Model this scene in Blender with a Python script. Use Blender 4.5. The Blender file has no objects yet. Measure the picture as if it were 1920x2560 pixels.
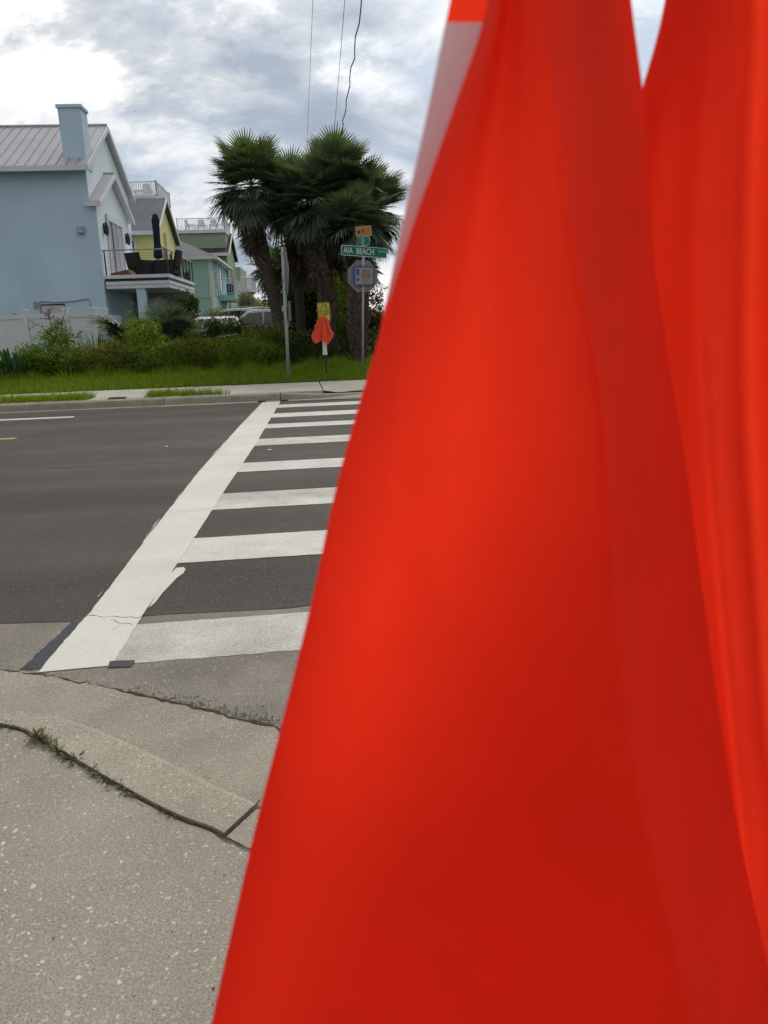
import bpy, math, random
import numpy as np
from mathutils import Matrix, Vector

random.seed(7)
RNG = np.random.default_rng(11)
SC = bpy.context.scene
COL = SC.collection
R = math.radians

# ------------------------------------------------------------------ camera
CAM_H, PITCH, ROLL = 1.6, R(13.8), R(2.0)
cam_data = bpy.data.cameras.new('camera')
cam = bpy.data.objects.new('camera', cam_data)
COL.objects.link(cam)
_f = Vector((0, math.cos(PITCH), -math.sin(PITCH)))
_r0 = Vector((1, 0, 0))
_u0 = Vector((0, math.sin(PITCH), math.cos(PITCH)))
_r = _r0 * math.cos(ROLL) - _u0 * math.sin(ROLL)
_u = _r0 * math.sin(ROLL) + _u0 * math.cos(ROLL)
cam.matrix_world = Matrix(((_r.x, _u.x, -_f.x, 0), (_r.y, _u.y, -_f.y, 0), (_r.z, _u.z, -_f.z, CAM_H), (0, 0, 0, 1)))
cam_data.sensor_fit = 'VERTICAL'
cam_data.sensor_height = 36.0
cam_data.lens = 36.0 * 1950 / 2560
cam_data.clip_start = 0.02
cam_data.clip_end = 4000
cam_data.dof.use_dof = True
cam_data.dof.focus_distance = 7.0
cam_data.dof.aperture_fstop = 8.5
SC.camera = cam

# ------------------------------------------------------------------ sky, sun, exposure
SUN_EL, SUN_AZ = R(42), R(10)          # azimuth measured from +Y towards +X
SUN_DIR = Vector((math.cos(SUN_EL) * math.sin(SUN_AZ), math.cos(SUN_EL) * math.cos(SUN_AZ), math.sin(SUN_EL)))
world = bpy.data.worlds.new('World')
SC.world = world
world.use_nodes = True
wt = world.node_tree
wt.nodes.clear()
def WN(t, **k):
    n = wt.nodes.new(t)
    for a, b in k.items(): setattr(n, a, b)
    return n
def wl(a, b): wt.links.new(a, b)
def wmath(op, a, b=None, clamp=False):
    n = WN('ShaderNodeMath', operation=op); n.use_clamp = clamp
    for i, s in enumerate((a, b)):
        if s is None: continue
        if isinstance(s, (int, float)): n.inputs[i].default_value = s
        else: wl(s, n.inputs[i])
    return n.outputs[0]
def wramp(f, stops):
    n = WN('ShaderNodeValToRGB'); cr = n.color_ramp
    cr.elements[0].position, cr.elements[0].color = stops[0][0], (*stops[0][1], 1)
    cr.elements[1].position, cr.elements[1].color = stops[-1][0], (*stops[-1][1], 1)
    for p, c in stops[1:-1]:
        e = cr.elements.new(p); e.color = (*c, 1)
    wl(f, n.inputs[0]); return n.outputs[0]
sky = WN('ShaderNodeTexSky', sky_type='NISHITA')
sky.sun_disc = False
sky.sun_elevation = SUN_EL
sky.sun_rotation = SUN_AZ
sky.air_density = 1.2; sky.dust_density = 2.0
tc = WN('ShaderNodeTexCoord')
sx = WN('ShaderNodeSeparateXYZ'); wl(tc.outputs['Generated'], sx.inputs[0])
zz = wmath('ADD', wmath('MAXIMUM', sx.outputs[2], 0.0), 0.42)
cx = WN('ShaderNodeCombineXYZ')
wl(wmath('DIVIDE', sx.outputs[0], zz), cx.inputs[0]); wl(wmath('DIVIDE', sx.outputs[1], zz), cx.inputs[1])
def wnoise(scale, detail, rough, dist, off, sxy=(1, 1)):
    m = WN('ShaderNodeMapping'); wl(cx.outputs[0], m.inputs[0]); m.inputs['Location'].default_value = off
    m.inputs['Scale'].default_value = (sxy[0], sxy[1], 1)
    n = WN('ShaderNodeTexNoise'); wl(m.outputs[0], n.inputs['Vector'])
    n.inputs['Scale'].default_value = scale; n.inputs['Detail'].default_value = detail
    n.inputs['Roughness'].default_value = rough; n.inputs['Distortion'].default_value = dist
    return n.outputs[0]
nA = wnoise(1.5, 7, .62, .35, (15.28, 16.85, 4.43), (-.75, 1.35))
nB = wnoise(2.5, 7, .63, .12, (17.62, 4.83, 13.81), (-1.0, 1.2))
nC = wnoise(1.1, 2, .5, .2, (7.16, 18.06, 5.99), (-1, 1))
veil = wramp(nA, [(.38, (.28, .335, .43)), (.46, (.42, .47, .545)), (.53, (.64, .66, .675)), (.61, (.86, .845, .81))])
puff = wmath('MULTIPLY', wramp(nB, [(.485, (0, 0, 0)), (.55, (.6, .6, .6)), (.66, (1, 1, 1))]), wramp(nC, [(.40, (.0, .0, .0)), (.53, (1, 1, 1))]))
mixp = WN('ShaderNodeMix', data_type='RGBA'); mixp.inputs[7].default_value = (.23, .275, .345, 1)
wl(wmath('MULTIPLY', puff, .92), mixp.inputs[0]); wl(veil, mixp.inputs[6])
dt = WN('ShaderNodeVectorMath', operation='DOT_PRODUCT'); wl(tc.outputs['Generated'], dt.inputs[0])
dt.inputs[1].default_value = (SUN_DIR.x, SUN_DIR.y, SUN_DIR.z)
glow = wmath('ADD', wmath('MULTIPLY', wmath('POWER', wmath('MAXIMUM', dt.outputs['Value'], 0.0), 4.0), .55), .82)
glowc = WN('ShaderNodeVectorMath', operation='SCALE'); wl(mixp.outputs[2], glowc.inputs[0]); wl(glow, glowc.inputs[3])
bg_sky = WN('ShaderNodeBackground'); wl(sky.outputs[0], bg_sky.inputs[0]); bg_sky.inputs[1].default_value = .10
bg_cl = WN('ShaderNodeBackground'); wl(glowc.outputs[0], bg_cl.inputs[0]); bg_cl.inputs[1].default_value = 1.0
world.cycles.sampling_method = 'MANUAL'; world.cycles.sample_map_resolution = 256
mixw = WN('ShaderNodeMixShader'); wl(bg_sky.outputs[0], mixw.inputs[1]); wl(bg_cl.outputs[0], mixw.inputs[2])
wl(wramp(nA, [(.24, (.72, .72, .72)), (.42, (.97, .97, .97))]), mixw.inputs[0])
wo = WN('ShaderNodeOutputWorld'); wl(mixw.outputs[0], wo.inputs[0])

sun_data = bpy.data.lights.new('sun', 'SUN')
sun_data.energy = 1.5
sun_data.angle = R(35)
sun_data.color = (1.0, .93, .82)
sun = bpy.data.objects.new('sun', sun_data); COL.objects.link(sun)
sun.rotation_euler = SUN_DIR.to_track_quat('Z', 'Y').to_euler()
sun.location = (0, 0, 40)

SC.view_settings.view_transform = 'Standard'
SC.view_settings.look = 'None'
SC.view_settings.exposure = 0.42
SC.view_settings.gamma = 1.0
SC.view_settings.use_curve_mapping = False
SC.render.engine = 'CYCLES'
SC.cycles.use_denoising = True
SC.cycles.max_bounces = 5
SC.cycles.diffuse_bounces = 3
SC.cycles.use_adaptive_sampling = True
SC.cycles.adaptive_threshold = .03
SC.cycles.transparent_max_bounces = 8

# ------------------------------------------------------------------ frame of the street: u along the road, v across it
A = R(5.0)
CA, SA = math.cos(A), math.sin(A)
def W(u, v, z=0.0): return (u * CA - v * SA, u * SA + v * CA, z)

# ------------------------------------------------------------------ materials
MATS = {}
def nodes_of(name):
    m = bpy.data.materials.new(name); m.use_nodes = True
    t = m.node_tree; t.nodes.clear()
    out = t.nodes.new('ShaderNodeOutputMaterial')
    return m, t, out
def rgba(c): return (c[0], c[1], c[2], 1.0)
def mat(name, c1, c2=None, scale=6.0, rough=.7, bump=0.0, bscale=60.0, spec=.3, metal=0.0, detail=6, fine=0.0, fscale=150.0, stretch=None):
    """mottled two-tone principled surface with optional fine speckle and bump"""
    if name in MATS: return MATS[name]
    m, t, out = nodes_of(name)
    L = t.links.new
    b = t.nodes.new('ShaderNodeBsdfPrincipled'); L(b.outputs[0], out.inputs[0])
    b.inputs['Roughness'].default_value = rough; b.inputs['Metallic'].default_value = metal
    b.inputs['Specular IOR Level'].default_value = spec
    if c2 is None: c2 = tuple(x * .86 for x in c1)
    tc = t.nodes.new('ShaderNodeTexCoord'); vec = tc.outputs['Object']
    if stretch:
        mp = t.nodes.new('ShaderNodeMapping'); mp.inputs['Scale'].default_value = stretch
        L(vec, mp.inputs[0]); vec = mp.outputs[0]
    n = t.nodes.new('ShaderNodeTexNoise'); L(vec, n.inputs['Vector'])
    n.inputs['Scale'].default_value = scale; n.inputs['Detail'].default_value = detail; n.inputs['Roughness'].default_value = .6
    r = t.nodes.new('ShaderNodeValToRGB'); L(n.outputs[0], r.inputs[0])
    r.color_ramp.elements[0].position = .32; r.color_ramp.elements[1].position = .68
    r.color_ramp.elements[0].color = rgba(c2); r.color_ramp.elements[1].color = rgba(c1)
    col = r.outputs[0]
    if fine:
        n2 = t.nodes.new('ShaderNodeTexNoise'); L(tc.outputs['Object'], n2.inputs['Vector'])
        n2.inputs['Scale'].default_value = fscale; n2.inputs['Detail'].default_value = 3
        mr = t.nodes.new('ShaderNodeMapRange'); L(n2.outputs[0], mr.inputs[0])
        mr.inputs[1].default_value = .3; mr.inputs[2].default_value = .7
        mr.inputs[3].default_value = 1 - fine; mr.inputs[4].default_value = 1 + fine
        sc = t.nodes.new('ShaderNodeVectorMath'); sc.operation = 'SCALE'; L(col, sc.inputs[0]); L(mr.outputs[0], sc.inputs[3])
        col = sc.outputs[0]
    L(col, b.inputs['Base Color'])
    if bump:
        n3 = t.nodes.new('ShaderNodeTexNoise'); L(tc.outputs['Object'], n3.inputs['Vector'])
        n3.inputs['Scale'].default_value = bscale; n3.inputs['Detail'].default_value = 5
        bp = t.nodes.new('ShaderNodeBump'); bp.inputs['Strength'].default_value = bump; bp.inputs['Distance'].default_value = .02
        L(n3.outputs[0], bp.inputs['Height']); L(bp.outputs[0], b.inputs['Normal'])
    MATS[name] = m
    return m

def leaf_mat(name, ca, cb, cc=None, trans=.35, rough=.5, spec=.25):
    """foliage: every leaf its own tint, some light passing through"""
    if name in MATS: return MATS[name]
    m, t, out = nodes_of(name); L = t.links.new
    g = t.nodes.new('ShaderNodeNewGeometry')
    r = t.nodes.new('ShaderNodeValToRGB'); L(g.outputs['Random Per Island'], r.inputs[0])
    r.color_ramp.elements[0].color = rgba(ca); r.color_ramp.elements[1].color = rgba(cb)
    if cc: e = r.color_ramp.elements.new(.82); e.color = rgba(cb); r.color_ramp.elements[-1].color = rgba(cc)
    b = t.nodes.new('ShaderNodeBsdfPrincipled'); L(r.outputs[0], b.inputs['Base Color'])
    b.inputs['Roughness'].default_value = rough; b.inputs['Specular IOR Level'].default_value = spec
    tr = t.nodes.new('ShaderNodeBsdfTranslucent')
    sc = t.nodes.new('ShaderNodeVectorMath'); sc.operation = 'MULTIPLY'; L(r.outputs[0], sc.inputs[0]); sc.inputs[1].default_value = (1.5, 1.5, .8)
    L(sc.outputs[0], tr.inputs[0])
    mx = t.nodes.new('ShaderNodeMixShader'); mx.inputs[0].default_value = trans
    L(b.outputs[0], mx.inputs[1]); L(tr.outputs[0], mx.inputs[2]); L(mx.outputs[0], out.inputs[0])
    MATS[name] = m
    return m

def speckled(name, base, base2, chips, chip_scale, chip_size, dark=None, rough=.85, bump=.35, bscale=90, large=.9, spec=.2, chip_amount=.55, streak=0.0):
    """exposed aggregate: mottled binder with light stone chips (voronoi cells) and dark grains"""
    if name in MATS: return MATS[name]
    m, t, out = nodes_of(name); L = t.links.new
    b = t.nodes.new('ShaderNodeBsdfPrincipled'); L(b.outputs[0], out.inputs[0])
    b.inputs['Roughness'].default_value = rough; b.inputs['Specular IOR Level'].default_value = spec
    tc = t.nodes.new('ShaderNodeTexCoord'); V = tc.outputs['Object']
    def noise(s, d=5, ro=.6):
        n = t.nodes.new('ShaderNodeTexNoise'); L(V, n.inputs['Vector']); n.inputs['Scale'].default_value = s
        n.inputs['Detail'].default_value = d; n.inputs['Roughness'].default_value = ro; return n.outputs[0]
    def ramp(f, p0, c0, p1, c1):
        r = t.nodes.new('ShaderNodeValToRGB'); L(f, r.inputs[0]); e = r.color_ramp.elements
        e[0].position, e[0].color, e[1].position, e[1].color = p0, rgba(c0), p1, rgba(c1); return r.outputs[0]
    def mix(f, a, c):
        n = t.nodes.new('ShaderNodeMix'); n.data_type = 'RGBA'; L(f, n.inputs[0]); L(a, n.inputs[6])
        if isinstance(c, tuple): n.inputs[7].default_value = rgba(c)
        else: L(c, n.inputs[7])
        return n.outputs[2]
    col = ramp(noise(large, 6), .32, base2, .68, base)
    if streak:
        mp = t.nodes.new('ShaderNodeMapping'); mp.vector_type = 'TEXTURE'; mp.inputs['Rotation'].default_value = (0, 0, A); mp.inputs['Scale'].default_value = (14, .9, 1); L(V, mp.inputs[0])
        ns = t.nodes.new('ShaderNodeTexNoise'); L(mp.outputs[0], ns.inputs['Vector']); ns.inputs['Scale'].default_value = 1.0; ns.inputs['Detail'].default_value = 5
        k1 = ramp(ns.outputs[0], .3, (1 - streak,) * 3, .7, (1 + streak,) * 3)
        m1 = t.nodes.new('ShaderNodeVectorMath'); m1.operation = 'MULTIPLY'; L(col, m1.inputs[0]); L(k1, m1.inputs[1]); col = m1.outputs[0]
    grain = ramp(noise(150, 5, .75), .33, (.52, .52, .52), .67, (1.42, 1.42, 1.42))
    mu = t.nodes.new('ShaderNodeVectorMath'); mu.operation = 'MULTIPLY'; L(col, mu.inputs[0]); L(grain, mu.inputs[1]); col = mu.outputs[0]
    for k, (sc, sz, c) in enumerate(((chip_scale, chip_size, chips), (chip_scale * 2.1, chip_size * .9, tuple(x * .85 for x in chips))) + (((chip_scale * 2.6, chip_size * .7, dark),) if dark else ())):
        wv = t.nodes.new('ShaderNodeVectorMath'); wv.operation = 'ADD'; L(V, wv.inputs[0]); wv.inputs[1].default_value = (k * 3.3, k * 1.7, 0)
        vo = t.nodes.new('ShaderNodeTexVoronoi'); L(wv.outputs[0], vo.inputs['Vector']); vo.inputs['Scale'].default_value = sc
        vo.inputs['Randomness'].default_value = 1.0
        sp = t.nodes.new('ShaderNodeSeparateColor'); L(vo.outputs['Color'], sp.inputs[0])
        rad = t.nodes.new('ShaderNodeMath'); rad.operation = 'MULTIPLY'; L(sp.outputs[0], rad.inputs[0]); rad.inputs[1].default_value = sz
        lt = t.nodes.new('ShaderNodeMath'); lt.operation = 'LESS_THAN'; L(vo.outputs['Distance'], lt.inputs[0]); L(rad.outputs[0], lt.inputs[1])
        pk = t.nodes.new('ShaderNodeMath'); pk.operation = 'LESS_THAN'; L(sp.outputs[1], pk.inputs[0]); pk.inputs[1].default_value = chip_amount
        ml = t.nodes.new('ShaderNodeMath'); ml.operation = 'MULTIPLY'; L(lt.outputs[0], ml.inputs[0]); L(pk.outputs[0], ml.inputs[1])
        m2 = t.nodes.new('ShaderNodeMath'); m2.operation = 'MULTIPLY'; L(ml.outputs[0], m2.inputs[0]); L(sp.outputs[2], m2.inputs[1])
        col = mix(m2.outputs[0], col, c)
    L(col, b.inputs['Base Color'])
    if bump:
        bp = t.nodes.new('ShaderNodeBump'); bp.inputs['Strength'].default_value = bump; bp.inputs['Distance'].default_value = .01
        L(noise(bscale, 6, .7), bp.inputs['Height']); L(bp.outputs[0], b.inputs['Normal'])
    MATS[name] = m
    return m

def cloth_mat(name, c, trans=.4):
    m, t, out = nodes_of(name); L = t.links.new
    tc = t.nodes.new('ShaderNodeTexCoord')
    n = t.nodes.new('ShaderNodeTexNoise'); L(tc.outputs['Object'], n.inputs['Vector']); n.inputs['Scale'].default_value = 900; n.inputs['Detail'].default_value = 2
    n2 = t.nodes.new('ShaderNodeTexNoise'); L(tc.outputs['Object'], n2.inputs['Vector']); n2.inputs['Scale'].default_value = 9; n2.inputs['Detail'].default_value = 4
    r = t.nodes.new('ShaderNodeValToRGB'); L(n2.outputs[0], r.inputs[0])
    r.color_ramp.elements[0].position = .3; r.color_ramp.elements[1].position = .7
    r.color_ramp.elements[0].color = rgba(tuple(x * .90 for x in c)); r.color_ramp.elements[1].color = rgba(c)
    d = t.nodes.new('ShaderNodeBsdfPrincipled'); L(r.outputs[0], d.inputs['Base Color'])
    d.inputs['Roughness'].default_value = .65; d.inputs['Specular IOR Level'].default_value = .12
    d.inputs['Sheen Weight'].default_value = .03; d.inputs['Sheen Roughness'].default_value = .35; d.inputs['Sheen Tint'].default_value = (1, .40, .28, 1)
    mp = t.nodes.new('ShaderNodeMapping'); mp.inputs['Scale'].default_value = (95, 95, 3.5); L(tc.outputs['Object'], mp.inputs[0])
    n3 = t.nodes.new('ShaderNodeTexNoise'); L(mp.outputs[0], n3.inputs['Vector']); n3.inputs['Scale'].default_value = 1.0; n3.inputs['Detail'].default_value = 3
    ad = t.nodes.new('ShaderNodeMath'); ad.operation = 'MULTIPLY_ADD'; L(n.outputs[0], ad.inputs[0]); ad.inputs[1].default_value = .25; L(n3.outputs[0], ad.inputs[2])
    bp = t.nodes.new('ShaderNodeBump'); bp.inputs['Strength'].default_value = .22; bp.inputs['Distance'].default_value = .0016
    L(ad.outputs[0], bp.inputs['Height']); L(bp.outputs[0], d.inputs['Normal'])
    tr = t.nodes.new('ShaderNodeBsdfTranslucent'); L(r.outputs[0], tr.inputs[0]); L(bp.outputs[0], tr.inputs['Normal'])
    mx = t.nodes.new('ShaderNodeMixShader'); mx.inputs[0].default_value = trans
    L(d.outputs[0], mx.inputs[1]); L(tr.outputs[0], mx.inputs[2]); L(mx.outputs[0], out.inputs[0])
    return m

def glass_mat(name, c=(.02, .03, .035), rough=.06):
    if name in MATS: return MATS[name]
    m, t, out = nodes_of(name)
    b = t.nodes.new('ShaderNodeBsdfPrincipled'); t.links.new(b.outputs[0], out.inputs[0])
    b.inputs['Base Color'].default_value = rgba(c); b.inputs['Roughness'].default_value = rough; b.inputs['Specular IOR Level'].default_value = .6
    MATS[name] = m
    return m

# ------------------------------------------------------------------ object helpers
def tag(o, label=None, cat=None, group=None, kind=None):
    if label: o['label'] = label
    if cat: o['category'] = cat
    if group: o['group'] = group
    if kind: o['kind'] = kind
    return o
def thing(name, label, cat, loc=(0, 0, 0), group=None, rotz=0.0):
    o = bpy.data.objects.new(name, None); o.empty_display_size = .2
    COL.objects.link(o); o.location = loc; o.rotation_euler = (0, 0, rotz)
    return tag(o, label, cat, group)
def origin_of(o):
    p = Vector((0, 0, 0))
    while o is not None:
        p += o.location; o = o.parent
    return p

class MB:
    """collects faces in world coordinates (or through a transform) and links them as ONE mesh object"""
    def __init__(s, T=None): s.v, s.f, s.T = [], [], T
    def p(s, q):
        q = tuple(q)
        return tuple(s.T(*q)) if s.T else q
    def poly(s, pts):
        i = len(s.v); s.v += [s.p(q) for q in pts]; s.f.append(tuple(range(i, i + len(pts)))); return s
    def grid(s, rows, close=False):
        i = len(s.v); n = len(rows[0])
        for r in rows: s.v += [s.p(q) for q in r]
        for a in range(len(rows) - 1):
            for b in range(n - 1 + (1 if close else 0)):
                c = (b + 1) % n
                s.f.append((i + a * n + b, i + a * n + c, i + (a + 1) * n + c, i + (a + 1) * n + b))
        return s
    def box(s, a, b):
        (x0, y0, z0), (x1, y1, z1) = a, b
        i = len(s.v)
        s.v += [s.p(q) for q in ((x0, y0, z0), (x1, y0, z0), (x1, y1, z0), (x0, y1, z0), (x0, y0, z1), (x1, y0, z1), (x1, y1, z1), (x0, y1, z1))]
        s.f += [tuple(i + k for k in q) for q in ((0, 3, 2, 1), (4, 5, 6, 7), (0, 1, 5, 4), (1, 2, 6, 5), (2, 3, 7, 6), (3, 0, 4, 7))]
        return s
    def prism(s, pts, off):
        """polygon pts extruded by vector off"""
        n = len(pts); i = len(s.v)
        s.v += [s.p(q) for q in pts] + [s.p((q[0] + off[0], q[1] + off[1], q[2] + off[2])) for q in pts]
        s.f.append(tuple(i + k for k in reversed(range(n)))); s.f.append(tuple(i + n + k for k in range(n)))
        for k in range(n):
            l = (k + 1) % n; s.f.append((i + k, i + l, i + n + l, i + n + k))
        return s
    def tube(s, path, rad, seg=8, caps=True):
        path = [Vector(s.p(q)) for q in path]
        T, s.T = s.T, None
        rads = rad if isinstance(rad, (list, tuple)) else [rad] * len(path)
        rows = []; ref = None
        for k, c in enumerate(path):
            d = (path[min(k + 1, len(path) - 1)] - path[max(k - 1, 0)]).normalized()
            if ref is None: ref = Vector((0, 0, 1)) if abs(d.z) < .9 else Vector((1, 0, 0))
            e1 = (ref - d * ref.dot(d)).normalized(); e2 = d.cross(e1); ref = e1
            rows.append([tuple(c + (e1 * math.cos(2 * math.pi * j / seg) + e2 * math.sin(2 * math.pi * j / seg)) * rads[k]) for j in range(seg)])
        i = len(s.v); s.grid(rows, True)
        if caps:
            s.f.append(tuple(i + j for j in reversed(range(seg)))); s.f.append(tuple(i + (len(path) - 1) * seg + j for j in range(seg)))
        s.T = T
        return s
    def build(s, name, m, parent=None, smooth=False, bevel=0.0):
        o0 = origin_of(parent) if parent else Vector((0, 0, 0))
        me = bpy.data.meshes.new(name)
        me.from_pydata([(q[0] - o0.x, q[1] - o0.y, q[2] - o0.z) for q in s.v], [], s.f)
        me.materials.append(m)
        if smooth: me.polygons.foreach_set('use_smooth', [True] * len(me.polygons))
        me.update()
        o = bpy.data.objects.new(name, me); COL.objects.link(o)
        if parent: o.parent = parent
        if bevel:
            b = o.modifiers.new('bevel', 'BEVEL'); b.width = bevel; b.segments = 2; b.limit_method = 'ANGLE'
        return o
def np_mesh(name, verts, faces, m, parent=None, smooth=False):
    """faces: (n,k) int array, world coordinates"""
    o0 = origin_of(parent) if parent else Vector((0, 0, 0))
    verts = np.asarray(verts, np.float32) - np.array(o0, np.float32)
    faces = np.asarray(faces, np.int32); k = faces.shape[1]
    me = bpy.data.meshes.new(name)
    me.vertices.add(len(verts)); me.vertices.foreach_set('co', verts.ravel())
    me.loops.add(faces.size); me.loops.foreach_set('vertex_index', faces.ravel())
    me.polygons.add(len(faces))
    me.polygons.foreach_set('loop_start', np.arange(0, faces.size, k, dtype=np.int32))
    me.polygons.foreach_set('loop_total', np.full(len(faces), k, np.int32))
    me.materials.append(m); me.update(calc_edges=True); me.validate()
    if smooth: me.polygons.foreach_set('use_smooth', [True] * len(me.polygons))
    o = bpy.data.objects.new(name, me); COL.objects.link(o)
    if parent: o.parent = parent
    return o
def text(body, size, origin, right, up, m, parent, name='lettering', xs=1.0, align='CENTER', lift=.003, bold=.012):
    """flat lettering lying on a sign face: origin = centre, right/up = face axes"""
    cu = bpy.data.curves.new('t', 'FONT'); cu.body = body; cu.size = size; cu.offset = size * bold; cu.align_x = align; cu.align_y = 'CENTER'
    to = bpy.data.objects.new('t', cu); COL.objects.link(to)
    dg = bpy.context.evaluated_depsgraph_get()
    me = bpy.data.meshes.new_from_object(to.evaluated_get(dg))
    bpy.data.objects.remove(to); bpy.data.curves.remove(cu)
    rt, up_ = Vector(right).normalized(), Vector(up).normalized(); nn = rt.cross(up_)
    o0 = origin_of(parent); og = Vector(origin) + nn * lift - o0
    for vx in me.vertices:
        vx.co = og + rt * (vx.co.x * xs) + up_ * vx.co.y
    me.materials.clear(); me.materials.append(m); me.name = name
    o = bpy.data.objects.new(name, me); COL.objects.link(o); o.parent = parent
    return o
def catmull(P, n):
    """Catmull-Rom through a list of vectors, n steps per span (numpy)"""
    P = [np.asarray(p, float) for p in P]; out = []
    for i in range(len(P) - 1):
        a, b, c, d = P[max(i - 1, 0)], P[i], P[i + 1], P[min(i + 2, len(P) - 1)]
        for k in range(n):
            t = k / n
            out.append(.5 * ((2 * b) + (c - a) * t + (2 * a - 5 * b + 4 * c - d) * t * t + (3 * b - a - 3 * c + d) * t ** 3))
    out.append(P[-1]); return out

# ================================================================== GROUND, ROAD, PAVEMENTS
M_soil = mat('soil_and_lawn', (.055, .085, .022), (.035, .05, .016), scale=2.2, rough=.95, bump=.5, bscale=30, spec=.1)
M_asph = speckled('asphalt', (.070, .060, .050), (.048, .041, .034), (.20, .19, .175), 95, .42, dark=(.02, .02, .02), rough=.82, bump=.5, bscale=160, large=.7, spec=.25, chip_amount=.5, streak=.30)
M_asph_old = speckled('old_asphalt', (.30, .27, .228), (.155, .139, .118), (.42, .385, .33), 75, .46, dark=(.03, .03, .028), rough=.9, bump=.8, bscale=110, large=1.2, spec=.2, chip_amount=.6)
M_aggr = speckled('aggregate_concrete', (.325, .290, .236), (.235, .209, .169), (.46, .42, .35), 60, .42, dark=(.09, .08, .065), rough=.88, bump=.45, bscale=120, large=1.6, spec=.2, chip_amount=.42)
M_curb = speckled('kerb_concrete', (.375, .332, .265), (.27, .238, .188), (.52, .48, .40), 75, .42, dark=(.10, .09, .075), rough=.9, bump=.5, bscale=140, large=2.4, spec=.2, chip_amount=.5)
M_gutter = speckled('gutter_concrete', (.365, .322, .258), (.25, .220, .176), (.50, .46, .39), 90, .42, dark=(.09, .08, .07), rough=.9, bump=.5, bscale=150, large=1.5, spec=.2, chip_amount=.5)
M_walk = mat('pavement_concrete', (.46, .43, .36), (.37, .345, .285), scale=1.1, rough=.9, bump=.15, bscale=60, fine=.12, fscale=70)
M_fcurb = mat('far_kerb_concrete', (.33, .30, .225), (.21, .19, .14), scale=3.2, rough=.9, bump=.3, bscale=40, fine=.2, fscale=60)
M_paint = speckled('white_road_paint', (.60, .585, .53), (.49, .475, .43), (.63, .61, .56), 60, .4, dark=(.20, .19, .17), rough=.78, bump=.35, bscale=150, large=2.6, spec=.2, chip_amount=.4, streak=.12)
M_paint_worn = speckled('worn_white_paint', (.58, .56, .50), (.40, .38, .34), (.60, .58, .53), 60, .4, dark=(.16, .15, .135), rough=.8, bump=.4, bscale=160, large=3.5, spec=.2, chip_amount=.45, streak=.16)
M_paint_tape = mat('cream_tape_paint', (.60, .58, .515), (.51, .49, .43), scale=1.6, rough=.7, bump=.12, bscale=90, fine=.05, fscale=60)
M_yellow = mat('yellow_road_paint', (.48, .34, .13), (.36, .26, .10), scale=5, rough=.8)
M_tar = mat('black_sealant', (.028, .030, .038), (.02, .021, .026), scale=9, rough=.6, bump=.3, bscale=60)
M_dirt = mat('joint_dirt', (.11, .088, .058), (.040, .032, .021), scale=38, rough=1, bump=.6, bscale=120, spec=.05)

def structure(o): return tag(o, kind='structure')

# the land itself: one sheet to the horizon, a shallow bank rising beyond the far pavement
mb = MB(W)
us = [-1500, -60, -20, -8, 0, 8, 20, 60, 1500]
prof = [(-1500, -.06), (-60, -.06), (0, -.06), (17.1, -.06), (19.62, -.06), (19.84, .13), (20.2, .24), (21.0, .37), (22.5, .42), (26, .42), (40, .42), (80, .42), (400, .42), (1800, .42)]
mb.grid([[(u, v, z) for u in us] for v, z in prof])
structure(mb.build('ground', M_soil))

# carriageway (dark resurfaced asphalt) and the older lighter strip along the near side
road = structure(MB(W).poly([(-160, -90, 0), (160, -90, 0), (160, 16.86, 0), (-160, 16.86, 0)]).build('road', M_asph))
def wavy(u0, u1, n, f, amp, seed):
    g = random.Random(seed); return [(u0 + (u1 - u0) * k / n, f(u0 + (u1 - u0) * k / n) + g.uniform(-amp, amp)) for k in range(n + 1)]
near_edge = [(-40, 3.98), (-8, 3.95), (-4.5, 3.92), (-3.0, 3.88), (-2.2, 3.80), (-1.58, 3.673), (-1.30, 3.56), (-.88, 3.325), (-.44, 3.05), (-.20, 2.896), (.25, 2.56), (.72, 2.10), (1.10, 1.50), (1.35, .6), (1.45, -.8), (1.45, -30)]
def curve_v(pts, u):
    return float(np.interp(u, [p[0] for p in pts], [p[1] for p in pts]))
g = random.Random(3)
edge_fine = []
for k in range(len(near_edge) - 1):
    (a, b), (c, d) = near_edge[k], near_edge[k + 1]
    n = max(1, int(math.hypot(c - a, d - b) / .03)) if -3.2 < a < 1.2 else max(1, int(math.hypot(c - a, d - b) / .6))
    n = min(n, 60)
    for j in range(n):
        t = j / n; edge_fine.append((a + (c - a) * t + g.uniform(-.006, .006), b + (d - b) * t + g.uniform(-.012, .010)))
edge_fine.append(near_edge[-1])
top = wavy(-40, 6, 260, lambda u: 4.33 + .03 * math.sin(u * 2.1) + .02 * math.sin(u * 5.3), .010, 5)
poly = [(u, v, .002) for u, v in edge_fine] + [(6, -30, .002)] + [(u, v, .002) for u, v in reversed(top)]
shoulder = structure(MB(W).poly(poly).build('road_shoulder', M_asph_old))
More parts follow.
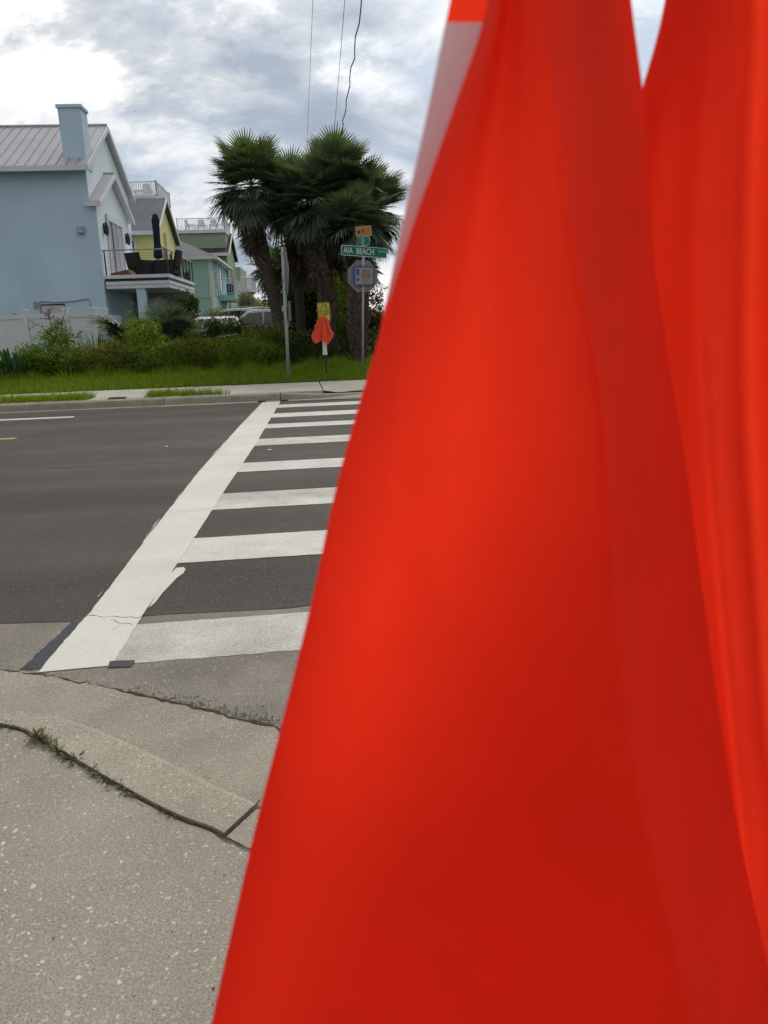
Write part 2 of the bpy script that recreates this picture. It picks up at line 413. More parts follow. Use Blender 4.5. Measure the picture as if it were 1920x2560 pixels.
# broken rim of the old asphalt where it meets the gutter: a low ragged crust
mb = MB(W); g = random.Random(9)
for k, (u, v) in enumerate(edge_fine):
    if not (-2.0 < u < .9): continue
    amt = .45 + .55 * min(1, max(0, (u + 1.3) / .9))
    for j in range(4 if u < -.7 else 12):
        cu, cv = u + g.uniform(-.03, .03), v + abs(g.gauss(0, .045)) * (1 if u > -.9 else .4) + .002
        r = g.uniform(.003, .009) * amt; h = g.uniform(.002, .006)
        pts = [(cu + r * math.cos(t + g.uniform(-.3, .3)) * g.uniform(.6, 1.2), cv + r * math.sin(t) * g.uniform(.6, 1.2)) for t in (0, 1.3, 2.5, 3.8, 5.0)]
        i = len(mb.v); mb.v += [mb.p((a, b, .003)) for a, b in pts] + [mb.p((cu, cv, .004 + h))]
        mb.f += [(i + q, i + (q + 1) % 5, i + 5) for q in range(5)]
tag(mb.build('asphalt_crumbs', M_asph_old, shoulder), kind='stuff')
# dirt-filled crack between asphalt and gutter
mb = MB(W); g = random.Random(21); rows = [[], []]
for u, v in edge_fine:
    if -3.0 < u < 1.2:
        w = max(.002, .006 + g.gauss(0, .006) + (.008 if u > -.9 else 0))
        rows[0].append((u, v - w, .0125)); rows[1].append((u, v + g.uniform(-.001, .006), .0125))
mb.grid(rows); structure(mb.build('crack_dirt', M_dirt, shoulder))
# hairline seam between old and new asphalt
mb = MB(W); g = random.Random(4); rows = [[], []]
for u, v in top:
    if -6 < u < 2:
        w = g.uniform(.002, .012); rows[0].append((u, v - w, .0032)); rows[1].append((u, v + w * .6, .0032))
mb.grid(rows); structure(mb.build('asphalt_seam', M_dirt, road))
# a second hairline seam far out in the lane
mb = MB(W); g = random.Random(14); rows = [[], []]
for k in range(120):
    u = -14 + k * .15; v = 9.62 + .02 * math.sin(u) + g.uniform(-.01, .01); w = g.uniform(.001, .009)
    rows[0].append((u, v - w, .0015)); rows[1].append((u, v + w, .0015))
mb.grid(rows); structure(mb.build('lane_seam', M_dirt, road))

# --- painted markings
ZP = .0040
def border_u(side, v):
    Lp = [(3.60, -1.392), (4.445, -1.352), (6.19, -1.345), (9.0, -1.315), (12.9, -1.187), (17.3, -1.01)]
    Rp = [(3.60, -1.043), (4.35, -1.031), (5.45, -.983), (7.4, -.924), (10.8, -.796), (17.3, -.64)]
    P = Lp if side == 'L' else Rp
    return float(np.interp(v, [q[0] for q in P], [q[1] for q in P]))
mb = MB(W); g = random.Random(2); rows = []
vv = np.concatenate([np.linspace(3.645, 5, 60), np.linspace(5.03, 17.22, 240)])
ul_j = 0
for v in vv:
    ul_j = ul_j * .6 + g.gauss(0, .0016)
    rows.append([(border_u('L', v) + ul_j, v - .02 * (1 if v < 3.7 else 0), ZP + .0022), (border_u('R', v) + g.gauss(0, .002), v, ZP + .0022)])
mb.grid(rows)
structure(mb.build('crosswalk_border', M_paint_tape, road))
# flecks of older paint poking out along the left of the line
mb = MB(W)
for k in range(22):
    v = g.uniform(4.6, 13.5); u = border_u('L', v) - g.uniform(.0, .035); l = g.uniform(.05, .32); w = g.uniform(.003, .011)
    mb.poly([(u, v, ZP), (u + w, v - .01, ZP), (u + w * 1.3, v + l, ZP), (u + .006, v + l * .9, ZP)])
structure(mb.build('paint_flecks', M_paint, road))
stripes = [(3.665, 4.20, -.02, .0), (5.335, 5.98, .0, .0), (6.92, 7.61, .0, .0), (8.735, 9.32, 0, 0), (10.64, 11.28, 0, 0), (12.45, 12.97, 0, 0), (13.885, 14.525, 0, 0), (15.52, 16.12, 0, 0)]
for k, (a, b, da, db) in enumerate(stripes):
    g = random.Random(40 + k); n = 50
    u0, u1 = border_u('R', (a + b) / 2) - .03, 2.15
    lo, hi = [], []
    for j in range(n + 1):
        u = u0 + (u1 - u0) * j / n; jt = .0025 if k else .004
        lo.append((u, a + .012 * (u - .2) - da * (u + 1) + g.gauss(0, jt), ZP)); hi.append((u, b + .02 * (u + .2) + g.gauss(0, jt * .7), ZP))
    MB(W).grid([lo, hi]).build('crosswalk_stripe', M_paint_worn if k in (0, 2, 4) else M_paint, road)
mb = MB(W); mb.grid([[(2.05 + .055 * (v - 3.6) / 14 * 5, v, ZP + .0022) for v in np.linspace(3.2, 17.0, 20)], [(2.42 + .055 * (v - 3.6) / 14 * 5, v, ZP + .0022) for v in np.linspace(3.2, 17.0, 20)]])
mb.build('crosswalk_border', M_paint_tape, road)
# slip of paint leaking from under the tape, and black sealant either side of its end
MB(W).poly([(-1.02, 4.44, .0050), (-1.0, 4.52, .0050), (-.985, 4.7, .0050), (-.945, 4.98, .0050), (-.915, 5.08, .0050), (-.915, 5.17, .0050), (-.935, 5.215, .0050), (-.985, 5.21, .0050), (-1.02, 4.9, .0050)]).build('paint_leak', M_paint_tape, road)
def ragged(pts, z, m, name, jit=.008, step=.03, seed=1):
    g = random.Random(seed); out = []
    for k in range(len(pts)):
        (a, b), (c, d) = pts[k], pts[(k + 1) % len(pts)]; n = max(1, int(math.hypot(c - a, d - b) / step))
        out += [(a + (c - a) * j / n + g.uniform(-jit, jit), b + (d - b) * j / n + g.uniform(-jit, jit), z) for j in range(n)]
    return MB(W).poly(out).build(name, m, road)
ragged([(-1.49, 3.672), (-1.34, 3.66), (-1.33, 4.2), (-1.345, 4.36), (-1.41, 4.35), (-1.44, 4.1)], .0048, M_tar, 'sealant_patch', seed=3)
ragged([(-1.06, 3.615), (-.943, 3.61), (-.945, 3.69), (-1.06, 3.70)], .0070, M_tar, 'sealant_patch', jit=.005, seed=5)
ragged([(-1.12, 16.75), (-.98, 16.75), (-.96, 17.15), (-1.17, 17.12)], .0070, M_tar, 'sealant_patch', jit=.008, seed=6)
ragged([(-.66, 16.75), (-.50, 16.78), (-.45, 17.2), (-.66, 17.2)], .0070, M_tar, 'sealant_patch', jit=.008, seed=7)
# hairline cracks in the tape near its end
mb = MB(W); g = random.Random(8)
def crack(p0, p1, n, w):
    rows = [[], []]
    off = 0
    for j in range(n + 1):
        t = j / n; off = off * .6 + g.gauss(0, .008)
        u, v = p0[0] + (p1[0] - p0[0]) * t, p0[1] + (p1[1] - p0[1]) * t + off; ww = w * g.uniform(.3, 1)
        rows[0].append((u, v - ww, .0072)); rows[1].append((u, v + ww, .0072))
    mb.grid(rows)
crack((-1.36, 4.36), (-1.02, 4.27), 16, .0035); crack((-1.2, 4.28), (-1.05, 4.16), 10, .003); crack((-1.15, 4.12), (-1.12, 4.2), 5, .003); crack((-1.3, 6.9), (-.95, 6.95), 9, .002)
mb.build('tape_crack', M_dirt, road)
lane = MB(W).poly([(-25, 15.50, ZP), (-4.53, 15.36, ZP), (-4.57, 15.60, ZP), (-25, 15.74, ZP)]).build('lane_line', M_paint, road)
MB(W).poly([(-25, 12.58, ZP), (-4.66, 12.55, ZP), (-4.60, 12.62, ZP), (-4.68, 12.70, ZP), (-25, 12.73, ZP)]).build('centre_line', M_yellow, road)
# bits of litter on the carriageway
for k, (u, v, s) in enumerate(((-2.02, 10.9, .024), (-.58, 10.15, .024))):
    g = random.Random(60 + k); mb = MB(W)
    pts = [(u + s * math.cos(t) * g.uniform(.6, 1.3), v + s * 1.2 * math.sin(t) * g.uniform(.6, 1.2)) for t in np.linspace(0, 5.4, 7)]
    mb.prism([(a, b, .012) for a, b in pts], (0, 0, .006))
    tag(mb.build('litter_scrap', mat('scrap_paper', (.7, .69, .64)),), ['small white scrap lying on the asphalt just left of the crosswalk line', 'small white scrap lying on the asphalt between two crosswalk stripes'][k], 'litter')

# --- far side: gutter, kerb segments, pavement slabs
mb = MB(W); mb.grid([[(u, 16.74 + .05 * math.sin(u * .9), .007) for u in np.linspace(-60, 8, 120)], [(u, 17.12, .007) for u in np.linspace(-60, 8, 120)]])
structure(mb.build('gutter', M_gutter))
kerb = structure(MB(W).box((-60, 17.06, -.05), (-24, 17.24, .15)).build('kerb', M_fcurb))
segs = [-24, -20.7, -17.4, -14.1, -10.5, -6.9, -3.12, -.66]
def kerb_section(u, h, v0=17.04, v1=17.25):
    return [(u, v0 - .02, 0.0), (u, v0, h - .045), (u, v0 + .02, h - .012), (u, v0 + .06, h), (u, v1, h + .004), (u, v1, -.05)]
for a, b in zip(segs[:-1], segs[1:]):
    mb = MB(W); g = random.Random(int(a * 7))
    rows = [kerb_section(u, .15 + g.uniform(-.004, .004)) for u in np.linspace(a + .008, b - .008, 14)]
    mb.grid(rows); mb.poly(rows[0]); mb.poly(rows[-1][::-1]); mb.build('kerb_segment', M_fcurb, kerb)
mb = MB(W); rows = []
for u in np.linspace(-.65, 1.5, 16):    # the kerb drops and curves into the side street
    t = (u + .65) / 2.15; h = .15 * (1 - t) ** 1.3 + .012
    rows.append([(q[0], q[1] + 1.9 * max(0, t - .25) ** 1.8, q[2]) for q in kerb_section(u, h)])
mb.grid(rows); mb.poly(rows[0]); mb.build('kerb_segment', M_fcurb, kerb)
apron = structure(MB(W).poly([(-.66, 17.1, .010), (-.2, 16.72, .010), (6, 16.6, .010), (9, 16.6, .010), (9, 20, .010), (3.2, 19.6, .010), (1.6, 18.6, .010), (.6, 17.6, .010), (0, 17.2, .010)]).build('crossing_apron', M_gutter))
slabs = np.arange(-2.75 - 9 * 3.02, 3.0, 3.02)
walk = structure(MB(W).box((-60, 17.26, -.05), (slabs[0], 19.85, .165)).build('pavement', M_walk))
for k, a in enumerate(slabs):
    b = a + 3.02
    g = random.Random(80 + k); dz = g.uniform(-.006, .006)
    if a > -1: 
        q = [(a + .010, 17.27, .155), (.6, 17.75, .06), (1.6, 18.5, .04), (2.2, 19.9, .16), (a + .010 - .05, 19.85, .165)]
        MB(W).prism([(x, y, -.05) for x, y, z in q], (0, 0, .05)).grid([[q[0], q[1], q[2]], [q[4], (1.0, 19.86, .165), q[3]]]).build('paving_slab', M_walk, walk)
        continue
    tilt = .05
    MB(W).prism([(a + .010, 17.26, -.05), (b - .010, 17.26, -.05), (b - .010 - tilt, 19.85 + g.uniform(-.02, .02), -.05), (a + .010 - tilt, 19.85, -.05)], (0, 0, .215 + dz)).build('paving_slab', M_walk, walk, bevel=.008)
# drain slot cover in the pavement edge
dr = thing('drain_cover', 'small rusty rectangular drain cover set in the far kerb edge', 'drain', W(-4.15, 17.35, .17))
MB(W).box((-4.33, 17.262, .165), (-3.97, 17.44, .182)).build('frame', mat('rusty_iron', (.09, .055, .03), (.05, .03, .018), scale=20, rough=.9), dr)
for k in range(5):
    MB(W).box((-4.30 + k * .064, 17.285, .182), (-4.30 + k * .064 + .035, 17.42, .19)).build('bar', mat('dark_iron', (.05, .035, .025), scale=20, rough=.8), dr)

# --- near side: gutter pan, kerb, pavement of exposed shell aggregate
curb_front = [(-40, 3.50), (-8, 3.48), (-4, 3.46), (-2.6, 3.42), (-1.9, 3.34), (-1.402, 3.199), (-1.018, 3.016), (-.641, 2.712), (-.377, 2.462), (-.246, 2.348), (.10, 2.02), (.42, 1.58), (.66, .98), (.80, .2), (.85, -.8), (.85, -30)]
joint = [(-40, 3.32), (-8, 3.30), (-4, 3.28), (-2.6, 3.24), (-1.9, 3.165), (-1.335, 3.012), (-1.132, 2.87), (-.916, 2.66), (-.686, 2.44), (-.499, 2.276), (-.354, 2.173), (-.06, 1.88), (.22, 1.46), (.46, .90), (.60, .2), (.65, -.8), (.65, -30)]
def resample(pts, n_mid, lo=-3.0, hi=.9):
    return [tuple(q) for q in catmull([np.array(p) for p in pts], n_mid)]
cf, jt, ae = resample(curb_front, 8), resample(joint, 8), resample(near_edge, 8)
def arclen(P):
    P = np.array(P); d = np.r_[0, np.cumsum(np.hypot(*(P[1:] - P[:-1]).T))]; return P, d
def sample_from_u(P, us):
    """points on a curve at given u, for the part where u grows steadily"""
    P = np.array(P); k = np.argmax(P[:, 0]); P = P[:k + 1]; return [(u, float(np.interp(u, P[:, 0], P[:, 1]))) for u in us]
ug = np.concatenate([np.linspace(-40, -3.2, 12), np.linspace(-3, .64, 90)])
# gutter pan: from asphalt edge to kerb face, dished towards the kerb
A_ = [np.array(q) for q in sample_from_u(ae, np.concatenate([np.linspace(-40, -3.2, 12), np.linspace(-3, 1.40, 90)]))]
B_ = [np.array(q) for q in sample_from_u(cf, np.concatenate([np.linspace(-40, -3.2, 12), np.linspace(-3, .84, 90)]))]
rows = []
for t, z in ((0, .010), (.3, .009), (.7, .006), (.97, .004), (1.06, .004)):
    rows.append([tuple(a + (b - a) * t) + (z,) for a, b in zip(A_, B_)])
mb = MB(W); mb.grid(rows); structure(mb.build('gutter', M_gutter))
# kerb in two lengths with an open joint between them
def kerb_piece(i0, i1, zf, name='kerb_segment'):
    mb = MB(W); rows = [[] for _ in range(6)]
    for k in range(i0, i1):
        f, j = B_[k], np.array(jc[k]); d = (j - f)
        z = zf(k)
        for r, (t, zz_) in enumerate(((0, 0.0), (.05, z - .034), (.12, z - .014), (.24, z - .002), (.985, z), (.985, -.03))):
            q = f + d * t; rows[r].append((q[0], q[1], zz_))
    mb.grid(rows)
    for e in (0, -1): mb.poly([r[e] for r in rows])
    return mb
jc = sample_from_u(jt, np.concatenate([np.linspace(-40, -3.2, 12), np.linspace(-3, .64, 90)]))
# match joint samples to kerb front samples by nearest fraction so the end cut is square to the kerb
_ju = np.interp([b[0] for b in B_], [-40, -1.402, -1.018, -.641, -.377, -.246, .10, .42, .66, .84], [-40, -1.36, -1.10, -.745, -.475, -.354, -.02, .26, .48, .64])
jc = sample_from_u(jt, _ju)
cut = int(np.argmin([abs(b[0] + .246) for b in B_]))
near_kerb = structure(kerb_piece(0, cut + 1, lambda k: .066).build('kerb', M_curb))
e0, e1 = B_[cut].copy(), np.array(jc[cut])
B_[cut] = B_[cut] + (B_[cut + 1] - B_[cut]) * .16; jc[cut] = tuple(np.array(jc[cut]) + (np.array(jc[cut + 1]) - np.array(jc[cut])) * .16)
kerb_piece(cut, len(B_), lambda k: .054).build('kerb_segment', M_curb, near_kerb)
rows = [[], []]; g = random.Random(31)
for k in range(cut + 1):
    j = jc[k]; w = max(.001, .003 + g.gauss(0, .0025)); rows[0].append((j[0] - w * .3, j[1] + .002, .0575)); rows[1].append((j[0] - w, j[1] - w * 1.4, .0575))
mb = MB(W); mb.grid(rows); structure(mb.build('joint_dirt', M_dirt, near_kerb))

d = (e1 - e0); nrm = np.array([-d[1], d[0]]) / np.linalg.norm(d)
if nrm[0] < 0: nrm = -nrm
rows = [[], []]
for t in np.linspace(.04, 1.04, 14):
    q = e0 + d * t; w = g.uniform(.003, .008)
    rows[0].append((q[0] - nrm[0] * .002, q[1] - nrm[1] * .003, .0595)); rows[1].append((q[0] + nrm[0] * w, q[1] + nrm[1] * w, .0595))
mb = MB(W); mb.grid(rows); structure(mb.build('joint_dirt', M_dirt, near_kerb))
# pavement
pj = [(q[0] - (.003 if k <= cut else -.004), q[1] - (.006 if k <= cut else -.004), .0535) for k, q in enumerate(jc)] + [(.64, -.8, .0535), (.64, -5, .0535), (-40, -5, .0535)]
pave = structure(MB(W).poly(pj).build('pavement', M_aggr))
# faint scored joint running on to the right of the kerb corner
mb = MB(W); g = random.Random(17); rows = [[], []]
for t in np.linspace(0, 1, 14):
    u, v = -.345 + .30 * t, 2.155 - .24 * t + g.gauss(0, .003); w = g.uniform(.0015, .004)
    rows[0].append((u - w, v - w, .0585)); rows[1].append((u + w, v + w, .0585))
mb.grid(rows); structure(mb.build('scored_joint', M_dirt, pave))
structure(MB(W).poly([(-60, -60, .05), (.6, -60, .05), (.6, -5, .05), (-60, -5, .05)]).build('lawn', M_soil))
# loose shell and stone chips standing proud of the pavement, kerb and gutter
def chips(n, ulo, uhi, vlo, vhi, z, size, seed, test):
    g = np.random.default_rng(seed); V, F = [], []
    k = 0
    while k < n:
        u, v = g.uniform(ulo, uhi), g.uniform(vlo, vhi)
        if not test(u, v): continue
        s = size * g.lognormal(0, .45); a0 = g.uniform(0, 6.28); asp = g.uniform(.3, .85)
        i = len(V); m_ = 6
        for t in range(m_):
            th = 2 * math.pi * t / m_; x, y = s * math.cos(th) * g.uniform(.7, 1.2), s * asp * math.sin(th) * g.uniform(.7, 1.2)
            V.append(W(u + x * math.cos(a0) - y * math.sin(a0), v + x * math.sin(a0) + y * math.cos(a0), z))
        V.append(W(u + g.uniform(-.2, .2) * s, v, z + s * g.uniform(.10, .3)))
        F += [(i + t, i + (t + 1) % m_, i + m_) for t in range(m_)]
        k += 1
    return V, F
jv = lambda u: float(np.interp(u, [q[0] for q in jc], [q[1] for q in jc]))
V, F = chips(15000, -2.6, .5, .9, 3.2, .0537, .0034, 77, lambda u, v: v < jv(u) - .02 and u < .9 - .35 * v + .6)
M_chip = leaf_mat('shell_chips', (.30, .265, .21), (.45, .41, .335), (.60, .555, .47), trans=0.0, rough=.8)
tag(np_mesh('shell_chips', V, F, M_chip, pave), kind='stuff')
V, F = chips(1500, -2.6, .5, .9, 3.2, .0537, .0017, 78, lambda u, v: v < jv(u) - .02)
tag(np_mesh('dark_chips', V, F, mat('dark_grit', (.05, .042, .032), rough=1.0), pave), kind='stuff')

# ================================================================== HOUSES
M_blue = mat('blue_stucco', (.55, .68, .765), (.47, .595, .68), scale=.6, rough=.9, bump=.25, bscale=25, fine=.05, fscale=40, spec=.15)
M_blue_lit = mat('blue_stucco_lit', (.76, .83, .86), (.70, .77, .80), scale=1.2, rough=.9, bump=.2, bscale=25, spec=.15)  # same stucco lightened: brighter light on the gable faces put into the colour
M_trim = mat('white_trim', (.70, .705, .715), (.62, .625, .635), scale=2, rough=.6)
M_metal = mat('grey_metal_roof', (.40, .385, .41), (.35, .335, .36), scale=1.4, rough=.5, spec=.4, fine=.04, fscale=30)
M_shing = speckled('grey_shingles', (.19, .20, .215), (.145, .15, .165), (.26, .27, .28), 9, .5, dark=(.09, .09, .1), rough=.95, bump=.4, bscale=20, large=1.0, spec=.1, chip_amount=.6)
M_brown = speckled('brown_shingles', (.085, .055, .055), (.06, .04, .042), (.13, .09, .09), 8, .5, rough=.95, bump=.4, bscale=20, large=1.0, spec=.1)
M_yel = mat('yellow_stucco', (.76, .69, .28), (.69, .62, .25), scale=1.0, rough=.9, bump=.15, bscale=20)
M_teal = mat('teal_siding', (.37, .58, .58), (.335, .53, .53), scale=1.5, rough=.75)
M_tealb = mat('blue_green_panel', (.33, .50, .57), (.30, .46, .52), scale=1.5, rough=.75)
M_green = mat('sage_siding', (.31, .375, .26), (.275, .335, .23), scale=1.5, rough=.8)
M_dmetal = mat('dark_rail_metal', (.045, .048, .05), (.03, .032, .034), scale=10, rough=.5, metal=.3)
M_rail_glint = mat('rail_glint', (.36, .34, .28), (.28, .27, .22), scale=10, rough=.4, metal=.5)  # paler than the other rail metal, handrail glint put into its colour
M_glass = glass_mat('window_glass', (.03, .045, .05))
M_curtain = mat('pale_curtain', (.62, .64, .66), (.45, .47, .5), scale=9, rough=.9, stretch=(1, 1, .05))
M_conc = mat('painted_concrete', (.40, .39, .35), (.33, .32, .29), scale=2, rough=.9)
G0 = .42

def gable_pts(u, v0, v1, z0, ze, zp):
    vm = (v0 + v1) / 2
    return [(u, v0, z0), (u, v1, z0), (u, v1, ze), (u, vm, zp), (u, v0, ze)]
def slope(mb, u0, u1, va, za, vb, zb, th):
    mb.prism([(u0, va, za), (u0, vb, zb), (u0, vb, zb + th), (u0, va, za + th)], (u1 - u0, 0, 0)); return mb

# ---------------- blue house
H = thing('beach_house', 'pale blue stucco house with grey metal roof, chimney and side balcony', 'house', W(-11, 33, G0))
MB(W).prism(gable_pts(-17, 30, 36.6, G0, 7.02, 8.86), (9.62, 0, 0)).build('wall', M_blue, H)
MB(W).prism(gable_pts(-7.375, 30.0, 36.6, 5.6, 7.02, 8.86), (.02, 0, 0)).build('gable_wall', M_blue_lit, H)
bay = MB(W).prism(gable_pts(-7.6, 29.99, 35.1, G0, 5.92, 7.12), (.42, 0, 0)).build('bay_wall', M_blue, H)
MB(W).prism(gable_pts(-7.178, 30.0, 35.09, 3.3, 5.92, 7.115), (.022, 0, 0)).build('bay_face', M_blue_lit, bay)
roof = slope(MB(W), -17.2, -7.2, 29.52, 6.99, 33.3, 9.05, .09)
slope(roof, -17.2, -7.2, 37.08, 6.99, 33.3, 9.05, .09)
roof = roof.build('roof', M_trim, H)
dv, dz = 33.3 - 29.52, 9.05 - 6.99
k = 0; u = -7.20
while u > -17.1:
    MB(W).prism([(u - .335, 29.50, 7.085), (u - .335, 33.3, 9.155), (u - .335, 33.3, 9.175), (u - .335, 29.50, 7.105)], (.318, 0, 0)).build('roof_panel', M_metal, roof)
    MB(W).prism([(u - .344, 29.50, 7.085), (u - .344, 33.3, 9.155), (u - .344, 33.3, 9.215), (u - .344, 29.50, 7.145)], (.022, 0, 0)).build('seam', M_metal, roof)
    u -= .34
slope(MB(W), -17.2, -7.2, 37.1, 7.085, 33.3, 9.155, .03).build('roof_panel', M_metal, roof)
MB(W).tube([(-17.2, 33.3, 9.19), (-7.19, 33.3, 9.19)], .06, 6).build('ridge_cap', M_metal, roof)
MB(W).box((-17.2, 29.47, 6.93), (-7.19, 29.515, 7.10)).build('fascia', M_trim, H)
for s, va in ((1, 29.5), (-1, 37.1)):
    MB(W).prism([(-7.19, va, 6.92), (-7.19, 33.3, 8.98), (-7.19, 33.3, 9.17), (-7.19, va, 7.11)], (.045, 0, 0)).build('barge_board', M_trim, H)
ch = MB(W).box((-8.08, 30.08, 7.1), (-7.32, 30.9, 9.02)).build('chimney', M_blue, H)
MB(W).box((-8.13, 30.03, 9.02), (-7.27, 30.95, 9.13)).build('cap', M_blue, ch, bevel=.01)
MB(W).box((-8.14, 30.0, 7.33), (-7.26, 30.3, 7.37)).build('flashing', M_metal, ch)
br = slope(MB(W), -7.46, -6.96, 29.72, 5.86, 32.55, 7.22, .08)
slope(br, -7.46, -6.96, 35.36, 5.86, 32.55, 7.22, .08)
br = br.build('bay_roof', M_trim, H)
slope(MB(W), -7.46, -6.95, 29.70, 5.945, 32.55, 7.305, .03).build('roof_panel', M_metal, br)
slope(MB(W), -7.46, -6.95, 35.38, 5.945, 32.55, 7.305, .03).build('roof_panel', M_metal, br)
MB(W).tube([(-7.46, 32.55, 7.34), (-6.95, 32.55, 7.34)], .05, 6).build('ridge_cap', M_metal, br)
MB(W).box((-7.48, 29.67, 5.80), (-6.955, 29.715, 5.95)).build('fascia', M_trim, br)
for va in (29.70, 35.38):
    MB(W).prism([(-6.955, va, 5.80), (-6.955, 32.55, 7.16), (-6.955, 32.55, 7.32), (-6.955, va, 5.96)], (.035, 0, 0)).build('barge_board', M_trim, br)
# sliding door with side lights on the bay
door = MB(W)
for q in (((-7.16, 31.2, 3.52), (-7.09, 31.34, 5.62)), ((-7.16, 33.5, 3.52), (-7.09, 33.66, 5.62)), ((-7.16, 31.2, 5.52), (-7.085, 33.66, 5.74)), ((-7.16, 32.05, 3.52), (-7.10, 32.13, 5.52)), ((-7.16, 32.75, 3.52), (-7.10, 32.83, 5.52))): door.box(*q)
door = door.build('sliding_door', M_trim, H)
for a, b in ((31.34, 32.05), (32.13, 32.75), (32.83, 33.5)):
    MB(W).box((-7.155, a, 3.55), (-7.135, b, 5.52)).build('pane', M_glass, door)
mb = MB(W); rows = [[], []]
for k in range(60):
    v = 31.4 + 2.05 * k / 59
    if 31.75 < v < 32.2 or 32.75 < v < 32.95: 
        if len(rows[0]) > 1: mb.grid(rows)
        rows = [[], []]; continue
    uu = -7.128 + .012 * math.sin(v * 60); rows[0].append((uu, v, 3.6)); rows[1].append((uu, v, 5.5))
mb.grid(rows); mb.build('curtain', M_curtain, door)
for v in (30.75, 34.3):
    lm = MB(W); lm.box((-7.16, v - .05, 5.0), (-7.12, v + .05, 5.35)); lm.tube([(-7.05, v, 4.92), (-7.05, v, 5.0), (-7.05, v, 5.24), (-7.05, v, 5.40)], [.03, .075, .085, .02], 8); lm.tube([(-7.14, v, 5.32), (-7.05, v, 5.40)], .014, 5)
    lm.build('wall_lantern', mat('lantern_iron', (.05, .055, .06), rough=.5), H)
mb = MB(W); mb.box((-7.87, 29.86, 4.93), (-7.66, 29.99, 5.13)); mb.prism([(-7.89, 29.82, 4.95), (-7.64, 29.82, 4.95), (-7.64, 29.99, 5.15), (-7.89, 29.99, 5.15)], (0, 0, .03)); mb.build('vent_hood', mat('grey_vent', (.36, .41, .44)), H)
MB(W).box((-9.70, 29.90, 2.46), (-9.59, 29.995, 2.68)).build('meter_box', mat('tan_box', (.45, .38, .24)), H, bevel=.012)
mb = MB(W); mb.tube([(-9.50, 29.96, 1.4), (-9.50, 29.96, 2.62), (-9.46, 29.96, 2.68), (-8.95, 29.96, 2.62), (-8.3, 29.96, 2.64), (-7.95, 29.96, 2.70), (-7.78, 29.96, 2.70), (-7.74, 29.96, 2.62), (-7.70, 29.96, 1.4)], .018, 5); mb.build('conduit', mat('grey_conduit', (.25, .29, .31)), H)
sh = MB(W).box((-9.40, 29.93, .6), (-8.66, 29.995, 2.52)).build('shutter_door', mat('pinkish_panel', (.60, .52, .50), (.55, .47, .46), scale=4), H)
MB(W).box((-9.43, 29.92, 2.52), (-8.63, 29.995, 2.57)).build('lintel', M_dmetal, sh)
mb = MB(W); mb.tube([(-10.3, 29.95, 1.2), (-10.3, 29.95, 2.2), (-10.38, 29.95, 2.27), (-10.5, 29.95, 2.27)], .02, 5); mb.build('pipe', mat('grey_conduit', (.25, .29, .31)), H)
# balcony
bal = MB(W).box((-7.15, 30.02, 3.38), (-4.86, 36.6, 3.50)).build('balcony_deck', M_trim, H)
MB(W).box((-7.10, 30.10, 3.28), (-4.93, 36.5, 3.38)).build('shadow_gap', M_dmetal, bal)
MB(W).box((-7.14, 30.05, 3.16), (-4.88, 36.57, 3.28)).build('fascia_board', M_trim, bal)
MB(W).box((-7.14, 30.07, 3.03), (-4.90, 36.55, 3.155)).build('fascia_board', M_trim, bal)
for (a, b), m in (((-6.10, 30.12), M_blue), ((-5.05, 36.2), M_trim)):
    MB(W).box((a, b, G0), (a + (.33 if m is M_blue else .14), b + .3, 3.03)).build('column', m, bal)
MB(W).box((-7.15, 34.6, G0), (-4.95, 34.75, 3.03)).build('carport_wall', M_conc, H)
MB(W).box((-6.5, 34.5, G0), (-5.6, 34.6, 2.5)).build('carport_door', mat('dark_door', (.05, .05, .05)), H)
RH = 4.36
MB(W).tube([(-7.22, 30.10, RH), (-4.90, 30.10, RH), (-4.90, 36.5, RH)], .026, 6).build('handrail', M_rail_glint, bal)
for (u, v) in [(-7.08, 30.10), (-4.90, 30.10)] + [(-4.90, 31.2 + .88 * k) for k in range(7)]:
    MB(W).box((u - .022, v - .022, 3.5), (u + .022, v + .022, RH)).build('rail_post', M_dmetal, bal)
for k in range(9):
    z = 3.58 + .082 * k
    MB(W).tube([(-7.08, 30.10, z), (-4.90, 30.10, z), (-4.90, 36.5, z)], .0022, 4).build('cable', M_dmetal, bal)
# things on the balcony
um = thing('patio_umbrella', 'closed navy blue patio umbrella standing on the balcony', 'umbrella', W(-5.62, 32.5, 3.5))
MB(W).tube([(-5.65, 32.5, 3.5), (-5.62, 32.5, 4.5)], .024, 8).build('pole', mat('teak_pole', (.16, .09, .045)), um)
mb = MB(W); rows = []
for z, r in ((4.25, .04), (4.30, .13), (4.38, .15), (4.5, .135), (4.7, .11), (5.0, .105), (5.35, .115), (5.62, .125), (5.74, .10), (5.80, .085), (5.86, .05), (5.88, .0)):
    rows.append([(-5.6 + .02 * (z - 5) + r * (1 + .22 * math.cos(7 * t)) * math.cos(t), 32.5 + r * (1 + .22 * math.cos(7 * t)) * math.sin(t), z - (.05 * math.cos(7 * t) if z < 4.4 else 0)) for t in np.linspace(0, 2 * math.pi, 42, endpoint=False)])
mb.grid(rows, True); mb.build('folded_canopy', mat('navy_canvas', (.022, .028, .05), (.014, .018, .034), scale=12, rough=.9), um, smooth=True)
MB(W).tube([(-5.65, 32.5, 3.5), (-5.65, 32.5, 3.58)], [.25, .22], 14).build('base', M_dmetal, um)
M_wick = mat('dark_wicker', (.030, .022, .024), (.016, .012, .014), scale=40, rough=.8, bump=.6, bscale=90)
